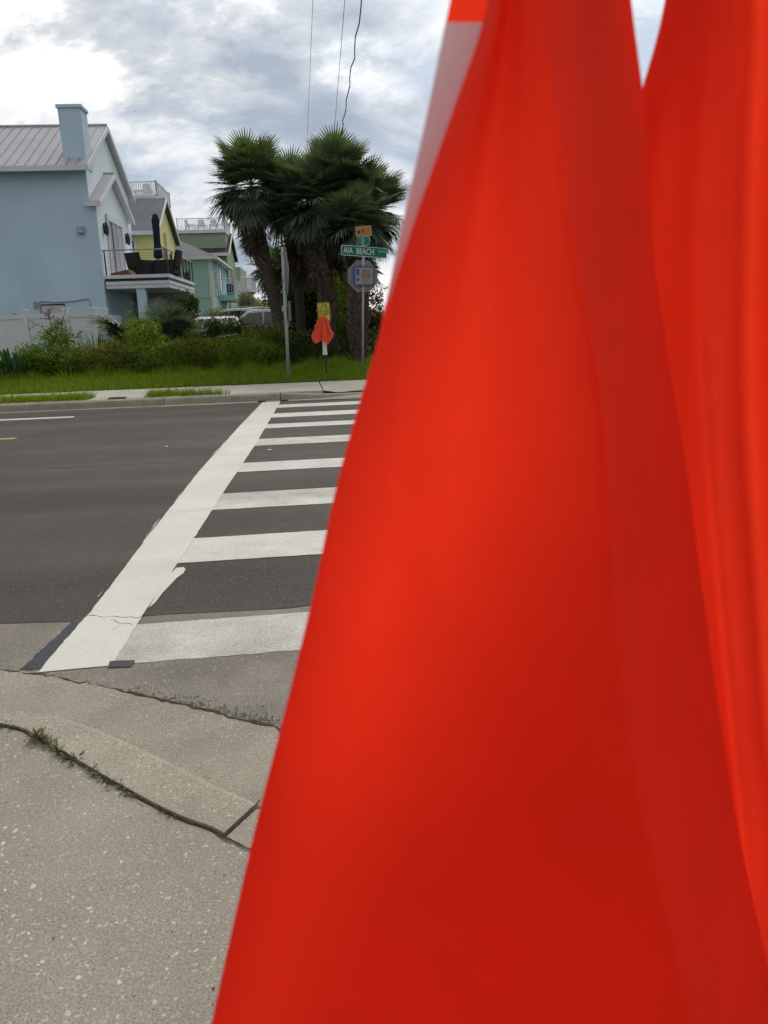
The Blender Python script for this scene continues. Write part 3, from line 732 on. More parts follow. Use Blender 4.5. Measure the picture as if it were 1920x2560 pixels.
def armchair(name, label, u, v, w, yaw, back=.9, group=None):
    t = thing(name, label, 'chair', W(u, v, 3.5), group)
    c, s = math.cos(yaw), math.sin(yaw)
    T = lambda x, y, z: W(u + x * c - y * s, v + x * s + y * c, 3.5 + z)
    MB(T).box((-w / 2, -.38, .06), (w / 2, .36, .36)).build('seat', M_wick, t, bevel=.02)
    MB(T).prism([(-w / 2, .30, .3), (-w / 2, .42, .3), (-w / 2 - .02, .56, back), (-w / 2 - .02, .46, back)], (w + .03, 0, 0)).build('backrest', M_wick, t, bevel=.02)
    for sx_ in (-1, 1): MB(T).box((sx_ * w / 2 - .06, -.38, .05), (sx_ * w / 2 + .06, .36, .58)).build('armrest', M_wick, t, bevel=.02)
    MB(T).box((-w / 2 + .08, -.36, .36), (w / 2 - .08, .28, .47)).build('cushion', mat('taupe_cushion', (.12, .10, .09)), t, bevel=.03)
    for sx_ in (-1, 1):
        for sy in (-.33, .3): MB(T).box((sx_ * (w / 2 - .04) - .02, sy - .02, 0), (sx_ * (w / 2 - .04) + .02, sy + .02, .07)).build('leg', M_wick, t)
    return t
armchair('wicker_chair', 'wide dark wicker armchair at the left of the closed umbrella', -6.05, 31.4, .62, R(150), .84)
armchair('wicker_sofa', 'low dark wicker sofa behind the closed umbrella pole', -5.45, 33.4, .8, R(0), .44)
armchair('wicker_chair', 'tall dark wicker armchair at the right end of the balcony', -5.15, 31.5, .55, R(-100), .92)
pt = thing('potted_plant', 'small dark potted plant at the far right corner of the balcony', 'plant', W(-5.05, 35.6, 3.5))
MB(W).tube([(-5.05, 35.6, 3.5), (-5.05, 35.6, 3.72)], [.10, .15], 12).build('pot', mat('blue_black_pot', (.03, .035, .05), rough=.4), pt)
mb = MB(W); g = random.Random(3)
for k in range(40):
    a = g.uniform(0, 6.28); e = g.uniform(.3, 1.3); L_ = g.uniform(.12, .3); c = (-5.05 + L_ * math.cos(a) * math.cos(e), 35.6 + L_ * math.sin(a) * math.cos(e), 3.70 + L_ * math.sin(e))
    mb.poly([(-5.05, 35.6, 3.70), (c[0] * .5 - 2.525 - .03, c[1] * .5 + 17.8, c[2] * .5 + 1.86), c, (c[0] * .5 - 2.525 + .03, c[1] * .5 + 17.8, c[2] * .5 + 1.84)])
mb.build('leaves', mat('pot_leaf', (.03, .05, .02)), pt)
lo = thing('lounge_pad', 'rust orange folded lounge pad lying on the balcony floor', 'cushion', W(-6.6, 30.5, 3.5))
MB(W).prism([(-6.98, 30.25, 3.503), (-6.3, 30.25, 3.503), (-6.24, 30.25, 3.60), (-6.36, 30.25, 3.70), (-6.98, 30.25, 3.58)], (0, .6, 0)).build('pad', mat('rust_canvas', (.22, .08, .045), (.16, .06, .035), scale=8, rough=.9), lo, bevel=.02)
MB(W).prism([(-6.30, 30.24, 3.503), (-6.12, 30.24, 3.503), (-6.26, 30.24, 3.66), (-6.34, 30.24, 3.70)], (0, .62, 0)).build('striped_end', mat('tan_canvas', (.40, .30, .18), (.2, .12, .08), scale=20, rough=.9), lo)

# ---------------- yellow house
Y = thing('beach_house', 'yellow stucco house with grey shingle roof and white rooftop rail', 'house', W(-11, 45, G0))
MB(W).prism(gable_pts(-18, 42.15, 48.3, G0, 6.2, 8.0), (10.7, 0, 0)).build('wall', M_yel, Y)
roof = slope(MB(W), -18.2, -7.10, 41.75, 6.2, 45.2, 8.22, .10); slope(roof, -18.2, -7.10, 48.7, 6.2, 45.2, 8.22, .10)
roof = roof.build('roof', M_shing, Y)
MB(W).box((-18.2, 41.70, 6.12), (-7.09, 41.75, 6.31)).build('fascia', M_trim, roof)
for va in (41.72, 48.72): MB(W).prism([(-7.098, va, 6.12), (-7.098, 45.2, 8.15), (-7.098, 45.2, 8.33), (-7.098, va, 6.31)], (.05, 0, 0)).build('barge_board', M_trim, roof)
def window(parent, axis, c, a0, a1, z0, z1, bars=1, m=M_glass, tr=M_trim, d=.06, name='window'):
    """window proud of a wall: axis 'v' on a wall v=c (a along u), axis 'u' on a wall u=c (a along v)"""
    P = (lambda a, o, z: (a, c - o, z)) if axis == 'v' else (lambda a, o, z: (c + o, a, z))
    def bx(a, b, z_, y_, o0, o1, mm, nm, par):
        p, q = P(a, o0, z_), P(b, o1, y_)
        return MB(W).box(tuple(min(i, j) for i, j in zip(p, q)), tuple(max(i, j) for i, j in zip(p, q))).build(nm, mm, par)
    f = MB(W); w = .09
    for a, b, z_, y_ in ((a0 - w, a0, z0 - w, z1 + w), (a1, a1 + w, z0 - w, z1 + w), (a0, a1, z1, z1 + w), (a0, a1, z0 - w, z0)):
        p, q = P(a, .0, z_), P(b, d, y_); f.box(tuple(min(i, j) for i, j in zip(p, q)), tuple(max(i, j) for i, j in zip(p, q)))
    f = f.build(name, tr, parent)
    for k in range(bars):
        za, zb = z0 + (z1 - z0) * k / bars, z0 + (z1 - z0) * (k + 1) / bars
        bx(a0, a1, za + (.03 if k else 0), zb, .005, .02, m, 'pane', f)
        if k: bx(a0, a1, za - .03, za + .03, .0, d * .8, tr, 'glazing_bar', f)
    return f
window(Y, 'v', 42.15, -8.78, -8.40, 4.3, 5.9, 3)
window(Y, 'v', 42.15, -11.0, -10.2, 4.3, 5.7, 2)
window(Y, 'u', -7.30, 43.4, 44.2, 4.2, 5.7, 1, tr=M_yel)
window(Y, 'u', -7.30, 45.2, 46.2, 4.2, 5.5, 2, tr=M_yel)
MB(W).box((-7.30, 44.5, 3.4), (-7.16, 44.65, 6.5)).build('pilaster', M_trim, Y)
dk = MB(W).box((-16, 45.6, 8.28), (-7.7, 50.3, 8.50)).build('roof_deck', M_trim, Y)
MB(W).box((-15.8, 46.8, 6.5), (-7.75, 50.2, 8.28)).build('upper_wall', mat('grey_panel', (.50, .50, .54)), Y)
def railing(parent, runs, z0, z1, gap=.13, m=M_trim, post=1.8, thick=.05):
    t = MB(W); b = MB(W)
    for (u0, v0), (u1, v1) in runs:
        L_ = math.hypot(u1 - u0, v1 - v0); n = max(2, int(L_ / gap))
        t.tube([(u0, v0, z1), (u1, v1, z1)], thick * .8, 4); t.tube([(u0, v0, z0 + .08), (u1, v1, z0 + .08)], thick * .6, 4)
        for k in range(1, n):
            x, y = u0 + (u1 - u0) * k / n, v0 + (v1 - v0) * k / n; b.box((x - .015, y - .015, z0 + .08), (x + .015, y + .015, z1))
        m_ = max(1, round(L_ / post))
        for k in range(m_ + 1):
            x, y = u0 + (u1 - u0) * k / m_, v0 + (v1 - v0) * k / m_
            MB(W).box((x - thick, y - thick, z0), (x + thick, y + thick, z1 + .07)).build('rail_post', m, parent)
    t.build('handrail', m, parent)
    tag(b.build('balusters', m, parent), kind='stuff')
railing(dk, [((-13, 46.0), (-7.7, 46.0)), ((-7.7, 46.0), (-7.7, 50.2)), ((-13, 50.2), (-7.7, 50.2))], 8.5, 9.28, .115, thick=.04)
def deck_chair(label, u, v, z, yaw, s=1.0, group=None):
    t = thing('deck_chair', label, 'chair', W(u, v, z), group)
    c, sn = math.cos(yaw), math.sin(yaw); T = lambda x, y, zz_: W(u + s * (x * c - y * sn), v + s * (x * sn + y * c), z + s * zz_)
    for k in range(5): MB(T).prism([(-.28 + k * .115, .22, .30), (-.18 + k * .115, .22, .30), (-.18 + k * .115, .45, .98 - .03 * abs(k - 2)), (-.28 + k * .115, .45, .98 - .03 * abs(k - 2))], (0, .03, 0)).build('back_slat', M_trim, t)
    MB(T).prism([(-.28, -.3, .40), (.30, -.3, .40), (.30, .28, .30), (-.28, .28, .30)], (0, 0, .04)).build('seat', M_trim, t)
    for sx_ in (-.32, .30):
        MB(T).box((sx_, -.36, .55), (sx_ + .09, .36, .59)).build('armrest', M_trim, t)
        for sy in (-.34, .28): MB(T).box((sx_ + .02, sy, 0), (sx_ + .07, sy + .06, .55)).build('leg', M_trim, t)
    return t
deck_chair('white slatted deck chair at the centre of the yellow house rooftop rail', -8.25, 46.6, 8.5, R(180), .75)
tb = thing('patio_table', 'white patio table left of the chair on the yellow house rooftop', 'table', W(-8.85, 46.6, 8.5))
MB(W).tube([(-8.85, 46.6, 8.88), (-8.85, 46.6, 8.92)], .38, 14).build('tabletop', M_trim, tb)
for a in (0, 2.1, 4.2): MB(W).tube([(-8.85 + .25 * math.cos(a), 46.6 + .25 * math.sin(a), 8.5), (-8.85 + .1 * math.cos(a), 46.6 + .1 * math.sin(a), 8.88)], .02, 5).build('leg', M_trim, tb)

# ---------------- teal house
T_ = thing('beach_house', 'teal lap-sided house with grey hip roof and white corner balcony', 'house', W(-8, 56, G0))
MB(W).box((-11, 52.0, G0), (-5.80, 62, 5.7)).build('wall', M_teal, T_)
for k in range(17):
    z = G0 + .02 + k * .302
    MB(W).prism([(-11, 51.995, z), (-11, 51.980, z), (-11, 51.990, z + .295), (-11, 51.995, z + .295)], (5.15, 0, 0)).build('siding_board', M_teal, T_)
MB(W).box((-11, 51.93, 3.36), (-5.8, 51.99, 3.50)).build('band_board', M_teal, T_)
for q in (((-5.98, 51.92, G0), (-5.77, 52.0, 5.7)), ((-5.798, 51.95, G0), (-5.76, 52.2, 5.7)), ((-5.798, 54.6, 3.5), (-5.72, 55.3, 5.65)), ((-5.798, 54.6, G0), (-5.72, 55.1, 3.2))):
    MB(W).box(*q).build('corner_board', M_trim, T_)
MB(W).box((-5.797, 52.2, 3.5), (-5.775, 54.6, 5.7)).build('side_panel', M_tealb, T_)
mb = MB(W); zr = 7.45
mb.poly([(-11.3, 51.5, 5.80), (-5.35, 51.5, 5.80), (-8.6, 56.5, zr), (-11.3, 56.5, zr)]); mb.poly([(-5.35, 51.5, 5.80), (-5.35, 62.4, 5.80), (-8.6, 58.5, zr), (-8.6, 56.5, zr)])
mb.poly([(-5.35, 62.4, 5.80), (-11.3, 62.4, 5.80), (-11.3, 58.5, zr), (-8.6, 58.5, zr)]); mb.poly([(-11.3, 56.5, zr), (-8.6, 56.5, zr), (-8.6, 58.5, zr), (-11.3, 58.5, zr)])
rf = mb.build('roof', M_shing, T_)
MB(W).box((-11.3, 51.47, 5.66), (-5.33, 51.52, 5.81)).build('fascia', M_trim, rf); MB(W).box((-5.36, 51.53, 5.66), (-5.33, 62.4, 5.81)).build('fascia', M_trim, rf)
MB(W).box((-11.2, 51.53, 5.66), (-5.37, 62.3, 5.70)).build('soffit', M_trim, rf)
tb_ = MB(W).box((-5.79, 55.0, 3.25), (-4.72, 60.8, 3.62)).build('balcony', M_teal, T_)
railing(tb_, [((-5.7, 55.05), (-4.76, 55.05)), ((-4.76, 55.05), (-4.76, 60.7))], 3.62, 4.62, .14, post=5, thick=.05)
window(T_, 'u', -5.79, 52.9, 53.7, 3.9, 5.0, 2)
window(T_, 'u', -5.79, 56.3, 57.6, 3.9, 5.4, 1)
MB(W).box((-5.3, 55.6, 3.62), (-4.95, 57.5, 4.35)).build('bench', M_wick, tb_)

# ---------------- sage house beyond
S_ = thing('beach_house', 'sage green house with brown roof and white rooftop terrace, farthest visible', 'house', W(-8, 66, G0))
MB(W).prism(gable_pts(-12, 62.2, 69.0, G0, 6.75, 8.3), (6.3, 0, 0)).build('wall', M_green, S_)
rf = slope(MB(W), -12.2, -5.50, 61.7, 6.75, 65.6, 8.5, .12); slope(rf, -12.2, -5.50, 69.5, 6.75, 65.6, 8.5, .12); rf = rf.build('roof', M_brown, S_)
MB(W).box((-12.2, 61.64, 6.66), (-5.49, 61.70, 6.88)).build('fascia', M_trim, rf)
for va in (61.66, 69.54): MB(W).prism([(-5.498, va, 6.66), (-5.498, 65.6, 8.41), (-5.498, 65.6, 8.65), (-5.498, va, 6.88)], (.05, 0, 0)).build('barge_board', M_trim, rf)
MB(W).box((-9.2, 62.6, 7.3), (-5.75, 66.6, 8.38)).build('parapet_wall', M_green, S_)
sd = MB(W).box((-9.3, 62.4, 8.38), (-5.68, 66.9, 8.62)).build('terrace', M_trim, S_)
railing(sd, [((-9.2, 62.5), (-5.75, 62.5)), ((-5.75, 62.5), (-5.75, 66.8)), ((-9.2, 66.8), (-5.75, 66.8))], 8.62, 9.42, .11, post=2.4, thick=.035)
window(S_, 'u', -5.70, 64.0, 64.8, 4.5, 6.2, 1); window(S_, 'u', -5.70, 66.0, 67.0, 4.2, 6.2, 1)
deck_chair('white slatted deck chair at the left of the far rooftop terrace', -8.3, 63.2, 8.62, R(120), .8)
deck_chair('white slatted deck chair in the middle of the far rooftop terrace', -7.5, 63.3, 8.62, R(180), .8)
deck_chair('white slatted deck chair nearest the palms on the far rooftop terrace', -6.6, 63.3, 8.62, R(180), .8)
# rounded white balcony of a house behind the palms
N_ = thing('house_corner', 'curved white railed balcony on a sage house behind the palms', 'house', W(-6, 74, G0))
MB(W).box((-9.0, 73.0, G0), (-5.6, 80, 6.6)).build('wall', M_green, N_)
arc = [(-5.6 + 1.15 * math.sin(t), 72.6 + 2.6 * (1 - math.cos(t)) - .6, ) for t in np.linspace(0, math.pi * .75, 12)]
mb = MB(W); mb.grid([[(a, b, 4.45) for a, b in arc], [(a, b, 4.70) for a, b in arc]]); mb.poly([(a, b, 4.68) for a, b in arc] + [(-5.7, 76.4, 4.68)]); mb.poly([(a, b, 4.45) for a, b in arc] + [(-5.7, 76.4, 4.45)]); rb = mb.build('balcony', M_trim, N_)
mb = MB(W); mb.tube([(a, b, 5.65) for a, b in arc], .06, 5); mb.build('handrail', M_trim, rb)
mb = MB(W)
for (a, b), (c, d) in zip(arc[:-1], arc[1:]):
    for k in range(4): x, y = a + (c - a) * k / 4, b + (d - b) * k / 4; mb.box((x - .02, y - .02, 4.7), (x + .02, y + .02, 5.62))
tag(mb.build('balusters', M_trim, rb), kind='stuff')
mb = MB(W); mb.grid([[(a * .5 - 2.9, b, 4.05) for a, b in arc], [(a, b, 4.44) for a, b in arc]]); mb.build('balcony_base', M_green, rb)

# ---------------- white vinyl fence
M_pvc = mat('white_vinyl', (.66, .67, .655), (.60, .615, .60), scale=1.0, rough=.5, spec=.4)
F_ = thing('vinyl_fence', 'white vinyl privacy fence in front of the blue house', 'fence', W(-8, 26, G0))
posts = [-14.9, -13.36, -11.82, -10.28, -8.72, -7.49, -6.70]
for u in posts:
    p = MB(W).box((u - .065, 25.93, G0), (u + .065, 26.06, 2.26)).build('post', M_pvc, F_)
    mb = MB(W); mb.box((u - .085, 25.91, 2.26), (u + .085, 26.08, 2.30)); mb.prism([(u - .08, 25.915, 2.30), (u + .08, 25.915, 2.30), (u + .08, 26.075, 2.30), (u - .08, 26.075, 2.30)], (0, 0, .012)); mb.build('cap', mat('bright_vinyl', (.8, .82, .8)), p)
for a, b in zip(posts[:-1], posts[1:]):
    pn = MB(W).box((a + .065, 25.96, 2.02), (b - .065, 26.03, 2.16)).build('top_rail', M_pvc, F_)
    MB(W).box((a + .065, 25.96, .48), (b - .065, 26.03, .60)).build('bottom_rail', M_pvc, F_)
    n = max(2, round((b - a - .13) / .28)); w = (b - a - .13) / n
    for k in range(n): MB(W).box((a + .065 + k * w + .002, 25.98, .60), (a + .065 + (k + 1) * w - .002, 26.01, 2.02)).build('board', M_pvc, F_)
# return of the fence towards the house
gt = thing('vinyl_gate', 'white vinyl gate closing the gap between fence and blue house', 'gate', W(-6.7, 27.5, G0))
for v in (26.92, 27.80):
    p = MB(W).box((-6.765, v - .065, G0), (-6.635, v + .065, 2.26)).build('post', M_pvc, gt); MB(W).box((-6.785, v - .085, 2.26), (-6.615, v + .085, 2.31)).build('cap', mat('bright_vinyl', (.8, .82, .8)), p)
for k in range(5): MB(W).box((-6.715, 26.07 + k * .155 + .003, .5), (-6.685, 26.07 + (k + 1) * .155 - .003, 2.10)).build('board', M_pvc, gt)
for k in range(5): MB(W).box((-6.715, 26.99 + k * .148 + .003, .5), (-6.685, 26.99 + (k + 1) * .148 - .003, 2.10)).build('board', M_pvc, gt)
for k in range(13): MB(W).box((-6.715, 27.87 + k * .16 + .003, .5), (-6.685, 27.87 + (k + 1) * .16 - .003, 2.10)).build('board', M_pvc, gt)
MB(W).box((-6.64, 26.98, 1.80), (-6.60, 27.04, 2.02)).build('latch', M_dmetal, gt)

# ================================================================== SIGNS, FLAGS, WIRES
M_galv = mat('galvanised_steel', (.40, .395, .385), (.31, .305, .295), scale=14, rough=.55, metal=.25, spec=.4)
M_alu = mat('sign_back_aluminium', (.24, .225, .235), (.20, .185, .195), scale=5, rough=.6, metal=.2)
M_sgreen = mat('sign_green', (.0, .16, .095), (.0, .145, .085), scale=4, rough=.5)
M_swhite = mat('sign_white', (.60, .62, .60), (.55, .57, .55), scale=6, rough=.5)
M_syel = mat('sign_yellow', (.72, .62, .07), (.66, .56, .06), scale=4, rough=.5)
M_sorange = mat('faded_orange_sign', (.42, .25, .085), (.36, .21, .07), scale=5, rough=.6)
M_black = mat('black_print', (.02, .02, .018), rough=.7)
M_sblue = mat('sign_blue', (.035, .09, .30), (.03, .08, .26), scale=5, rough=.5)
M_cream = mat('sign_cream', (.34, .30, .23), (.30, .265, .2), scale=5, rough=.6)
M_redbr = mat('red_brown_print', (.16, .05, .035), rough=.7)
M_pipe = mat('white_pvc_pipe', (.68, .66, .58), (.6, .58, .5), scale=6, rough=.5)
M_chan = mat('dark_channel_post', (.045, .045, .04), (.03, .03, .026), scale=12, rough=.7)
M_flag = cloth_mat('orange_red_flag_nylon', (1.0, .052, .018), .60)
M_flag_f = cloth_mat('orange_flag_nylon', (1.0, .15, .09), .5)
M_tape = mat('reflective_tape', (.95, .94, .96), (.88, .87, .90), scale=25, rough=.4, spec=.4)
M_dowel = mat('wooden_dowel', (.38, .25, .13), (.28, .18, .09), scale=30, rough=.7)
UPV = Vector((0, 0, 1))

def frame_at(u, v, z, yaw, roll=0.0):
    """face axes of a sign whose face looks towards the road (-v), turned by yaw about the post and by roll in its plane"""
    a = A + yaw
    rt = Vector((math.cos(a), math.sin(a), 0)); up = UPV.copy()
    rt2 = rt * math.cos(roll) + up * math.sin(roll); up2 = up * math.cos(roll) - rt * math.sin(roll)
    return Vector(W(u, v, z)), rt2, up2
def plate(fr, pts, th, m, name, parent, lift=0.0, bevel=0):
    o, r, u = fr; n = r.cross(u)
    return MB().prism([tuple(o + r * x + u * y + n * lift) for x, y in pts], tuple(-n * th)).build(name, m, parent, bevel=bevel)
def rrect(w, h, r, cx_=0, cy_=0, seg=4):
    out = []
    for sx_, sy, a0 in ((1, 1, 0), (-1, 1, 90), (-1, -1, 180), (1, -1, 270)):
        for k in range(seg + 1):
            a = R(a0 + 90 * k / seg); out.append((cx_ + sx_ * (w / 2 - r) + r * math.cos(a), cy_ + sy * (h / 2 - r) + r * math.sin(a)))
    return out
def on(fr, x, y): return fr[0] + fr[1] * x + fr[2] * y

# ---- street name post
P = thing('street_sign_post', 'steel post with green street name signs, beach access plate and stop sign back', 'street sign', W(1.37, 20.5, .40))
px = lambda z: 1.37 + .045 * (z - .4)
MB(W).tube([(px(.2), 20.5, .2), (px(3.7), 20.5, 3.70)], .030, 10).build('post', M_galv, P, smooth=True)
fr = frame_at(px(2.7), 20.47, 2.70, R(8), R(-1.5))
oc = .385; ob = [(oc / math.cos(R(22.5)) * math.cos(R(22.5 + 45 * k)), oc / math.cos(R(22.5)) * math.sin(R(22.5 + 45 * k))) for k in range(8)]
fro = (fr[0] - fr[1].cross(fr[2]) * .065, fr[1], fr[2])
stop = plate(fro, ob, .004, M_alu, 'stop_sign_back', P)
for y in (.30, -.30):
    plate(fro, [(-.075, y - .012), (.075, y - .012), (.075, y + .012), (-.075, y + .012)], .02, M_galv, 'bracket', stop, lift=.022)
    plate(fro, rrect(.03, .03, .01, 0, y), .01, M_galv, 'bolt', stop, lift=.1)
ba = plate(fr, rrect(.52, .47, .02, .02, 0), .004, M_sblue, 'beach_access_plate', P, lift=.012)
plate(fr, rrect(.455, .40, .012, .02, 0), .001, M_cream, 'face', ba, lift=.0145)
plate(fr, rrect(.085, .20, .01, -.14, .075), .001, M_sblue, 'emblem', ba, lift=.017)
cpts = [(-.14 + .048 * math.cos(t), -.03 + .06 * math.sin(t)) for t in np.linspace(0, 2 * math.pi, 16, endpoint=False)]
plate(fr, cpts, .001, mat('emblem_pale_blue', (.25, .32, .42)), 'emblem', ba, lift=.019)
plate(fr, [(-.185, -.055), (-.095, -.055), (-.115, -.115), (-.14, -.13), (-.165, -.115)], .001, M_sblue, 'emblem', ba, lift=.021)
text('BEACH', .072, on(fr, .075, .125), fr[1], fr[2], M_redbr, ba, xs=.85, lift=.018)
text('ACCESS', .072, on(fr, .075, .055), fr[1], fr[2], M_redbr, ba, xs=.85, lift=.018)
plate(fr, [(-.06, -.004), (.215, -.004), (.215, .012), (-.06, .012)], .001, M_redbr, 'rule', ba, lift=.018)
text('Maintained by', .044, on(fr, .075, -.038), fr[1], fr[2], M_redbr, ba, xs=.9, lift=.018)
text('City of', .052, on(fr, .075, -.095), fr[1], fr[2], M_redbr, ba, xs=.9, lift=.018)
text('St. Augustine Beach', .03, on(fr, .075, -.155), fr[1], fr[2], M_redbr, ba, xs=.9, lift=.018)
fr = frame_at(px(3.28) + .02, 20.455, 3.285, R(14), R(-4.3))
bl = plate(fr, rrect(1.20, .245, .02), .004, M_swhite, 'boulevard_sign', P)
plate(fr, rrect(1.17, .215, .014), .001, M_sgreen, 'face', bl, lift=.002)
text('AIA  BEACH', .205, on(fr, -.135, -.003), fr[1], fr[2], M_swhite, bl, xs=.74, lift=.005)
text('BLVD', .095, on(fr, .475, .035), fr[1], fr[2], mat('sign_pale_green', (.38, .52, .46)), bl, xs=.84, lift=.005)
fr = frame_at(px(3.52), 20.5, 3.535, R(-62))
st = plate(fr, rrect(.58, .22, .018), .004, M_swhite, 'street_sign', P)
plate(fr, rrect(.555, .195, .012), .001, M_sgreen, 'face', st, lift=.002)
text('10TH', .17, on(fr, -.06, -.005), fr[1], fr[2], mat('sign_pale_green2', (.22, .36, .31)), st, xs=.85, lift=.005)
text('ST', .085, on(fr, .225, .05), fr[1], fr[2], mat('sign_pale_green2', (.22, .36, .31)), st, xs=.85, lift=.005)
MB(W).tube([(px(3.62), 20.5, 3.62), (px(3.72), 20.48, 3.76)], [.035, .022], 8).build('bracket', M_galv, P)
fr = frame_at(px(3.77) - .0, 20.44, 3.77, R(-12), R(1.5))
ys = plate(fr, rrect(.41, .245, .012), .004, M_sorange, 'arrow_sign', P)
plate(fr, [(-.165, -.02), (-.125, .035), (-.125, .008), (-.075, .008), (-.075, -.048), (-.125, -.048), (-.125, -.075)], .001, mat('dark_brown_print', (.07, .03, .005), rough=.7), 'arrow', ys, lift=.003)
plate(fr, [(-.04, -.07), (-.045, .03), (-.015, .06), (.0, .02), (.02, .03), (.0, -.02), (.02, -.075), (-.012, -.03)], .001, mat('brown_print', (.17, .08, .015), rough=.7), 'figure', ys, lift=.003)
plate(fr, rrect(.13, .14, .008, .10, -.005), .001, mat('faded_print_block', (.48, .20, .045), (.40, .17, .04), scale=25), 'faded_print', ys, lift=.003)

# ---- crossing warning sign, seen edge-on
Q = thing('crossing_sign_post', 'leaning galvanised post with a diamond sign and arrow plaque seen edge-on', 'road sign', W(-.54, 20.3, .25))
qx = lambda z: -.545 + .016 * (z - .25)
MB(W).tube([(qx(.05), 20.3, .05), (qx(3.43), 20.3, 3.43)], .044, 12).build('post', M_galv, Q, smooth=True)
yaw = R(-83)
fr = frame_at(qx(2.87) + .065, 20.29, 2.87, R(-82.5))
fr = (fr[0], -fr[1], fr[2])            # face looks along the road
d_ = .64; dm = [(d_, 0), (0, d_), (-d_, 0), (0, -d_)]
dm = [(x * .98, y) for x, y in dm]
nrm_ = fr[1].cross(fr[2])
dia = plate(fr, dm, .004, M_alu, 'diamond_sign', Q)
plate(fr, [(x * .97, y * .97) for x, y in dm], .001, M_syel, 'face', dia, lift=-.0045 if nrm_.dot(Vector(W(1, 0, 0))) < 0 else .0015)
fr2 = (Vector(W(qx(1.9) + .10, 20.29, 1.91)), fr[1], fr[2])
pl = plate(fr2, rrect(.61, .47, .03), .004, M_alu, 'arrow_plaque', Q)
for z in (3.28, 2.42, 2.02, 1.66):
    mb = MB(W); mb.tube([(qx(z) - .075, 20.3, z), (qx(z) + .10, 20.3, z)], .012, 6); mb.tube([(qx(z), 20.3, z - .02), (qx(z), 20.3, z + .02)], .052, 12); mb.build('bolt', M_galv, Q)
for k in range(4): MB(W).box((qx(2.7) - .062, 20.25, 2.56 + k * .05), (qx(2.7) - .04, 20.33, 2.585 + k * .05)).build('clamp', M_galv, Q)

# ---- flag stations: yellow notice, channel post, tube with orange flags
def flag_station(label, base, top, sign_z, tube_c, tube_z, sign_fr):
    t = thing('flag_station', label, 'flag holder', base)
    MB().tube([base, top], .022, 6).build('post', M_chan, t)
    mb = MB(); (x, y) = tube_c; z0, z1 = tube_z
    mb.tube([(x, y, z0), (x, y, z0 + .07)], .062, 18); mb.tube([(x, y, z0 + .071), (x, y, z1)], .053, 18, caps=False); mb.tube([(x, y, z1), (x, y, z0 + .08)], .047, 18, caps=False)
    mb.build('flag_tube', M_pipe, t, smooth=False)
    if sign_fr is None: return t
    s = plate(sign_fr, rrect(.305, .457, .035), .003, M_syel, 'notice', t)
    o, r, u = sign_fr
    rim = MB(); n = r.cross(u)
    oute, inn = rrect(.288, .440, .028), rrect(.260, .412, .022)
    rim.grid([[tuple(o + r * a + u * b + n * .0025) for a, b in oute + oute[:1]], [tuple(o + r * a + u * b + n * .0025) for a, b in inn + inn[:1]]])
    rim.build('border', mat('olive_print', (.07, .055, .01), rough=.7), s)
    ol = mat('olive_print', (.07, .055, .01), rough=.7)
    text('LOOK', .100, on(sign_fr, 0, .150), r, u, ol, s, xs=.72, bold=.03)
    text('GET A FLAG', .066, on(sign_fr, 0, .078), r, u, ol, s, xs=.66, bold=.03)
    text('BEFORE CROSSING', .056, on(sign_fr, 0, .022), r, u, ol, s, xs=.52, bold=.03)
    plate(sign_fr, [(-.131, -.017), (.131, -.017), (.131, -.009), (-.131, -.009)], .001, ol, 'rule', s, lift=.003)
    text('FOR MORE', .064, on(sign_fr, 0, -.055), r, u, ol, s, xs=.70, bold=.03)
    text('VISIBILITY', .048, on(sign_fr, 0, -.110), r, u, ol, s, xs=.72)
    text('WAVE FLAG', .048, on(sign_fr, 0, -.165), r, u, ol, s, xs=.72)
    return t
b = W(.41, 19.85, .36)
fs = flag_station('yellow LOOK notice on a dark post with a white flag tube, across the road', b, W(.42, 19.86, 1.7), 0, W(.40, 19.75)[:2], (.82, 1.26), frame_at(.425, 19.82, 1.845, R(3), R(1.5)))
def draped_flag(label, tip, foot, rows, m, hem, group=None):
    """small limp flag: cloth folds hanging from the tip of a dowel; rows = list of (z, [(du, dv) ...])"""
    t = thing('crossing_flag', label, 'flag', foot, group)
    MB().tube([foot, tip], .010, 6).build('stick', M_dowel, t)
    R_ = [catmull([np.array(W(u, v, z)) for u, v in pts], 5) for z, pts in rows]
    n = len(R_[0]); S = [catmull([R_[k][j] for k in range(len(R_))], 4) for j in range(n)]
    g = random.Random(hem); ng = len(S[0])
    grid = [[S[j][k].copy() for j in range(n)] for k in range(ng)]
    for j in range(n):
        dzh = hem_shape(j / (n - 1), hem)
        for k in range(ng): grid[k][j][2] += dzh * (k / (ng - 1)) ** 2
    mb = MB(); mb.grid([[tuple(q) for q in r] for r in grid]); mb.build('cloth', m, t, smooth=True)
    return t
def hem_shape(s, k):
    if k == 1: return -.02 + .10 * abs(2 * s - .75) - .04 * s
    return -.10 + .16 * abs(2 * s - .9)
V0 = 19.70
